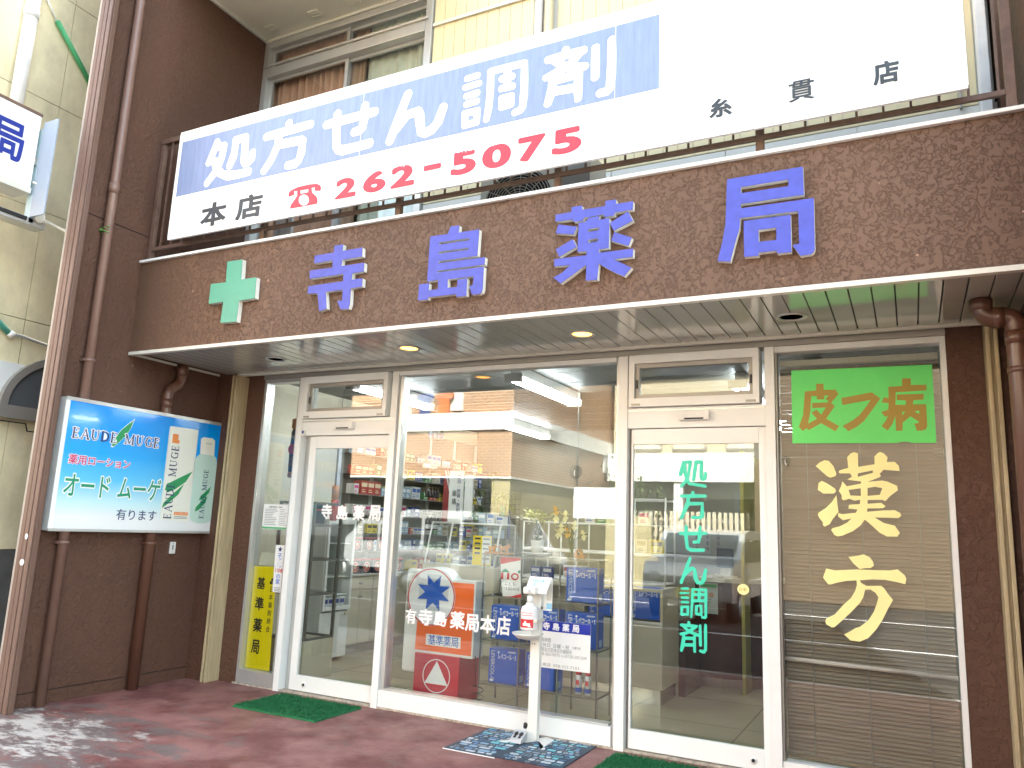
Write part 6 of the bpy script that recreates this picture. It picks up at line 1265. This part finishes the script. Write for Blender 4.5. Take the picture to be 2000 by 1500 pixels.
# ---------------------------------------------------------------- the far side of the street, seen in the glass
BB = thing('brick_building', 'tan brick building across the street with a white balcony band, mirrored in the centre window', 'building', (-9, -17, 0))
q = MB(); q.box(-15, -3.64, -24, -13.9, 2.73, 10, m_brick); q.box(-5.2, -3.64, -13.8999, -13, 4.48, 10, m_brick).box(-15, -3.64, -13.8999, -13, 2.73, 3.985, m_brick).box(-15, -12.5, -13.8999, -13, 4.48, 10, m_brick).box(-12.4999, -5.2001, -13.8999, -13.0, 7.2, 10, m_brick); q.build('wall', None, BB)
q = MB(); q.box(-15.05, -3.58, -13.8995, -12.94, 3.99, 4.475, m_cap); q.box(-3.639, -3.58, -24, -13.9, 3.99, 4.475, m_cap).box(-15.02, -3.60, -13.85, -12.97, 2.68, 2.729, m_white).box(-3.639, -3.60, -24, -13.86, 2.68, 2.729, m_white); q.build('balcony_band', None, BB)
q = MB(); q.box(-15, -4.2, -24, -16.5, 0, 2.67, mat('dark garage', (.06, .06, .055), .7)).box(-15, -14.6, -16.49, -13, 0, 2.67, m_brick).box(-9.6, -9.2, -13.4, -13, 0, 2.67, m_grey); q.build('garage_recess', None, BB)
MB().box(-4.199, -3.66, -24, -13.02, 0, 2.67, m_block).build('block_wall', None, BB)
MB().box(-3.637, -3.60, -20.4, -19.92, 3.40, 4.45 - .0, m_white).build('slit_window', None, BB); MB().cyl((-3.60, -17.5, 2.8), (-3.60, -17.5, 6.5), .03, 10, m_grey).build('downpipe', None, BB)
def shirt(x, z, c, label):
    m = mat('cloth ' + label[:14], c, .9, var=.1); q = MB(); q.loops([[(x - .12, z), (x + .12, z), (x + .30, z - .22), (x + .22, z - .34), (x + .17, z - .28), (x + .17, z - .75), (x - .17, z - .75), (x - .17, z - .28), (x - .22, z - .34), (x - .30, z - .22)]], Frame((0, -13.25, 0), (1, 0, 0), (0, 0, 1), (0, 1, 0)), 0, .06, m)
    q.build('hanging_shirt', None, None, bevel=.02, label=label, cat='laundry', group='laundry on the balcony across the street')
q = MB(); q.cyl((-12.4, -13.25, 5.32), (-5.3, -13.25, 5.32), .015, 8, m_alu).cyl((-12.4, -13.45, 5.6), (-5.3, -13.45, 5.6), .015, 8, m_alu); q.build('drying_pole', None, None, label='thin drying poles over the balcony across the street', cat='pole')
shirt(-5.95, 5.25, (.55, .16, .05), 'orange shirt hung on the balcony across the street'); shirt(-6.6, 5.25, (.04, .06, .2), 'navy shirt hung on the balcony across the street'); shirt(-7.2, 5.25, (.5, .42, .36), 'beige shirt hung on the balcony across the street')
q = MB(); q.loops([[(-5.25, 4.6), (-4.7 - .5, 6.0), (-5.0 - .9, 6.0), (-6.0, 4.6)]], Frame((0, -13.3, 0), (1, 0, 0), (0, 0, 1), (0, 1, 0)), 0, .02, mat('white sheet cloth', (.6, .6, .55), .9)); q.build('hanging_sheet', None, None, label='pale sheet hung by the corner of the balcony across the street', cat='laundry')
HH = thing('grey_house', 'pale house with white upper band across the street, mirrored in the right door', 'building', (-.5, -23, 0))
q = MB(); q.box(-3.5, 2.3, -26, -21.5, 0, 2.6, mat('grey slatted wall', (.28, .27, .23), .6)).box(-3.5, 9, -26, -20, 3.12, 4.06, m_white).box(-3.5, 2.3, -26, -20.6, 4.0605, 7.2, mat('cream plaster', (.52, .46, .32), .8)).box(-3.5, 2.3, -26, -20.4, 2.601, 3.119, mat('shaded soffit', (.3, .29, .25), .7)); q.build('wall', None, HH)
q = MB(); q.loops([[(-4.2, 7.2), (2.9, 7.2), (1.5, 9), (-2.4, 9)]], Frame((0, -26.3, 0), (1, 0, 0), (0, 0, 1), (0, 1, 0)), 0, 6.2, mat('brown roof', (.09, .06, .05), .7)); q.build('roof', None, HH)
for x in (-2.9, -1.4, .4): MB().box(x, x + 1.15, -20.598, -20.54, 4.2, 5.3, m_grey).box(x + .06, x + 1.09, -20.5395, -20.53, 4.26, 5.24, mat('bright blind', (.7, .66, .5), .3)).build('window', None, HH)
for x in (-1.2, 1.9): MB().box(x, x + .3, -20.35, -20.05, 0, 3.1195, m_white).build('pillar', None, HH)
q = MB(); q.box(-1.5, -.25, -14.6, -14.45, 0, 1.85, m_block); q.build('block_fence', None, None, label='short pale yellow block wall across the street behind the white board', cat='fence')
q = MB(); q.box(-1.42, -.35, -12.05, -12.0, 1.70, 2.42, m_paper).box(-1.4, -1.35, -12.12, -12.06, -.02, 2.4, m_alu).box(-.42, -.37, -12.12, -12.06, -.02, 2.4, m_alu); q.build('white_billboard', None, None, label='blank white board on two posts across the street, mirrored in the centre window', cat='billboard')
WH = thing('dark_reflection_house', 'dark brown boarded house at the far right across the street, added to darken the reflection in the blind window', 'building', (7, -17, 0))  # invented house, placed so the blind window mirrors something dark
m_wd = mat('dark brown boards', (.12, .085, .055), .7, var=.3, stretch=(1, 1, 14)); q = MB(); q.box(2.32, 14, -22, -14.5, 0, 8.2, m_wd); q.build('wall', None, WH)
q = MB(); q.loops([[(2.3, 8.2), (14.6, 8.2), (12, 10.4), (5, 10.4)]], Frame((0, -22.5, 0), (1, 0, 0), (0, 0, 1), (0, 1, 0)), 0, 8.6, mat('dark tile roof', (.05, .05, .055), .6)); q.build('roof', None, WH)
for x in (4.0, 7.5, 10.5): MB().box(x, x + 1.5, -14.498, -14.44, 3.9, 5.1, m_grey).box(x + .06, x + 1.44, -14.4395, -14.43, 3.96, 5.04, mat('shaded window', (.05, .06, .07), .1)).build('window', None, WH)
SF2 = thing('slatted_fence', 'white slatted fence in front of the pale house across the street', 'fence', (2.5, -18, 0))
q = MB()
for k in range(24): q.box(-2.2 + k * .16, -2.1 + k * .16, -18.02, -18, .3, 2.1, mat('cream slat', (.62, .55, .40), .6))
q.build('slats', None, SF2); MB().box(-2.3, 1.7, -18.08, -18.021, .5, .6, m_grey).box(-2.3, 1.7, -18.08, -18.021, 1.8, 1.9, m_grey).build('rail', None, SF2)
def car(x, y, rot, paint, label, plate='20-20', van=False):
    t = thing('parked_car', label, 'car', (x, y, -.02), 'cars parked across the street'); t.rotation_euler.z = rot
    O = Vector((x, y, -.02)); L, Wd, H = 3.5, 1.5, 1.55 if not van else 1.72
    prof = [(-L / 2, .35), (-L / 2, .75), (-L / 2 + .12, .95), (-L / 2 + (.75 if not van else .35), 1.05), (-L / 2 + (1.25 if not van else .75), H - .06), (-L / 2 + 1.6, H), (L / 2 - .5, H), (L / 2 - .1, H - .12), (L / 2, .95), (L / 2, .35)]
    Fs = Frame(O + Vector((0, -Wd / 2, 0)), (1, 0, 0), (0, 0, 1), (0, 1, 0))
    MB().loops([prof], Fs, 0, Wd, paint).build('body', None, t, bevel=.06, seg=3)
    gm = mat('car window', (.02, .025, .03), .05, spec=.8); q = MB()
    a, b = prof[3], prof[4]; d = Vector((b[0] - a[0], 0, b[1] - a[1])); nrm = Vector((-d.z, 0, d.x)).normalized()
    q.loops(rrect(-Wd / 2 + .1, Wd / 2 - .1, .06, d.length - .06, .05), Frame(O + Vector((a[0], 0, a[1])), (0, -1, 0), d.normalized(), nrm), .002, .01, gm); q.build('windscreen', None, t)
    for sgn in (-1, 1):
        Fq = Frame(O + Vector((0, sgn * Wd / 2, 0)), (1, 0, 0), (0, 0, 1), (0, sgn, 0)); 
        for u0, u1 in ((-L / 2 + 1.25, -.05), (.03, .85), (.93, L / 2 - .35)): MB().loops(rrect(u0, u1, .98, H - .16, .06), Fq, .002, .008, gm).build('window', None, t)
        for u in (-L / 2 + .65, L / 2 - .6):
            w_ = MB().lathe(O + Vector((u, sgn * (Wd / 2 - .18), .27)), [(.01, 0), (.27, 0), (.29, .04), (.29, .16), (.25, .19), (.01, .19)], 22, m_black, (0, sgn, 0)).build('wheel', None, t); MB().lathe(O + Vector((u, sgn * (Wd / 2 + .012), .27)), [(.01, .006), (.17, .004), (.17, 0)], 20, m_alu, (0, sgn, 0)).build('rim', None, w_)
        MB().loops(rrect(-.09, .09, -.06, .06, .04), Frame(O + Vector((-L / 2 - .002, sgn * .55, .74)), (0, -1, 0), (0, 0, 1), (-1, 0, 0)), 0, .012, mat('lamp lens', (.6, .62, .64), .1)).build('headlight', None, t)
    Fp = Frame(O + Vector((-L / 2 - .02, 0, .48)), (0, -1, 0), (0, 0, 1), (-1, 0, 0)); MB().box(-.17, .17, -.08, .08, 0, .012, mat('plate yellow', (.7, .6, .1), .5), Fp).loops(latin(plate, -.12, .12, -.05, .02), Fp, .0125, .002, m_ink).build('number_plate', None, t)
    MB().box(-L / 2 - .015, -L / 2 + .0, -.5, .5, .56, .66, m_black, Frame(O, (1, 0, 0), (0, 1, 0), (0, 0, 1))).build('grille', None, t)
m_carw = mat('white car paint', (.72, .72, .72), .15, coat=.6); m_cars = mat('silver car paint', (.45, .46, .47), .2, metal=.4, coat=.6)
car(2.3, -9.8, R(-90), m_cars, 'silver small car facing the shop from across the street'); car(-2.4, -9.2, R(178), m_cars, 'silver van parked along the far kerb, mirrored in the centre window', '20-31', True); car(-6.0, -11.4, R(0), m_cars, 'silver small car parked sideways before the brick building across the street', '58-12')
TR = thing('street_tree', 'small leafy tree by the pale house across the street', 'tree', (-1.9, -17, 0))
MB().tube([(-1.9, -17, -.02), (-1.88, -17, 1.2), (-1.8, -17.05, 2.2)], [.09, .07, .04], 8, m_wood).build('trunk', None, TR)
q = MB(); rnd = random.Random(8)
for k in range(700): c = Vector((-1.85 + rnd.gauss(0, .5), -17 + rnd.gauss(0, .4), 2.3 + rnd.gauss(0, .45))); leaf(q, c, (rnd.gauss(0, 1), rnd.gauss(0, 1), rnd.gauss(0, .6)), .16, .035, mat('tree leaf', (.07, .12, .03), .5, var=.4), .3)
q.build('crown', None, TR)
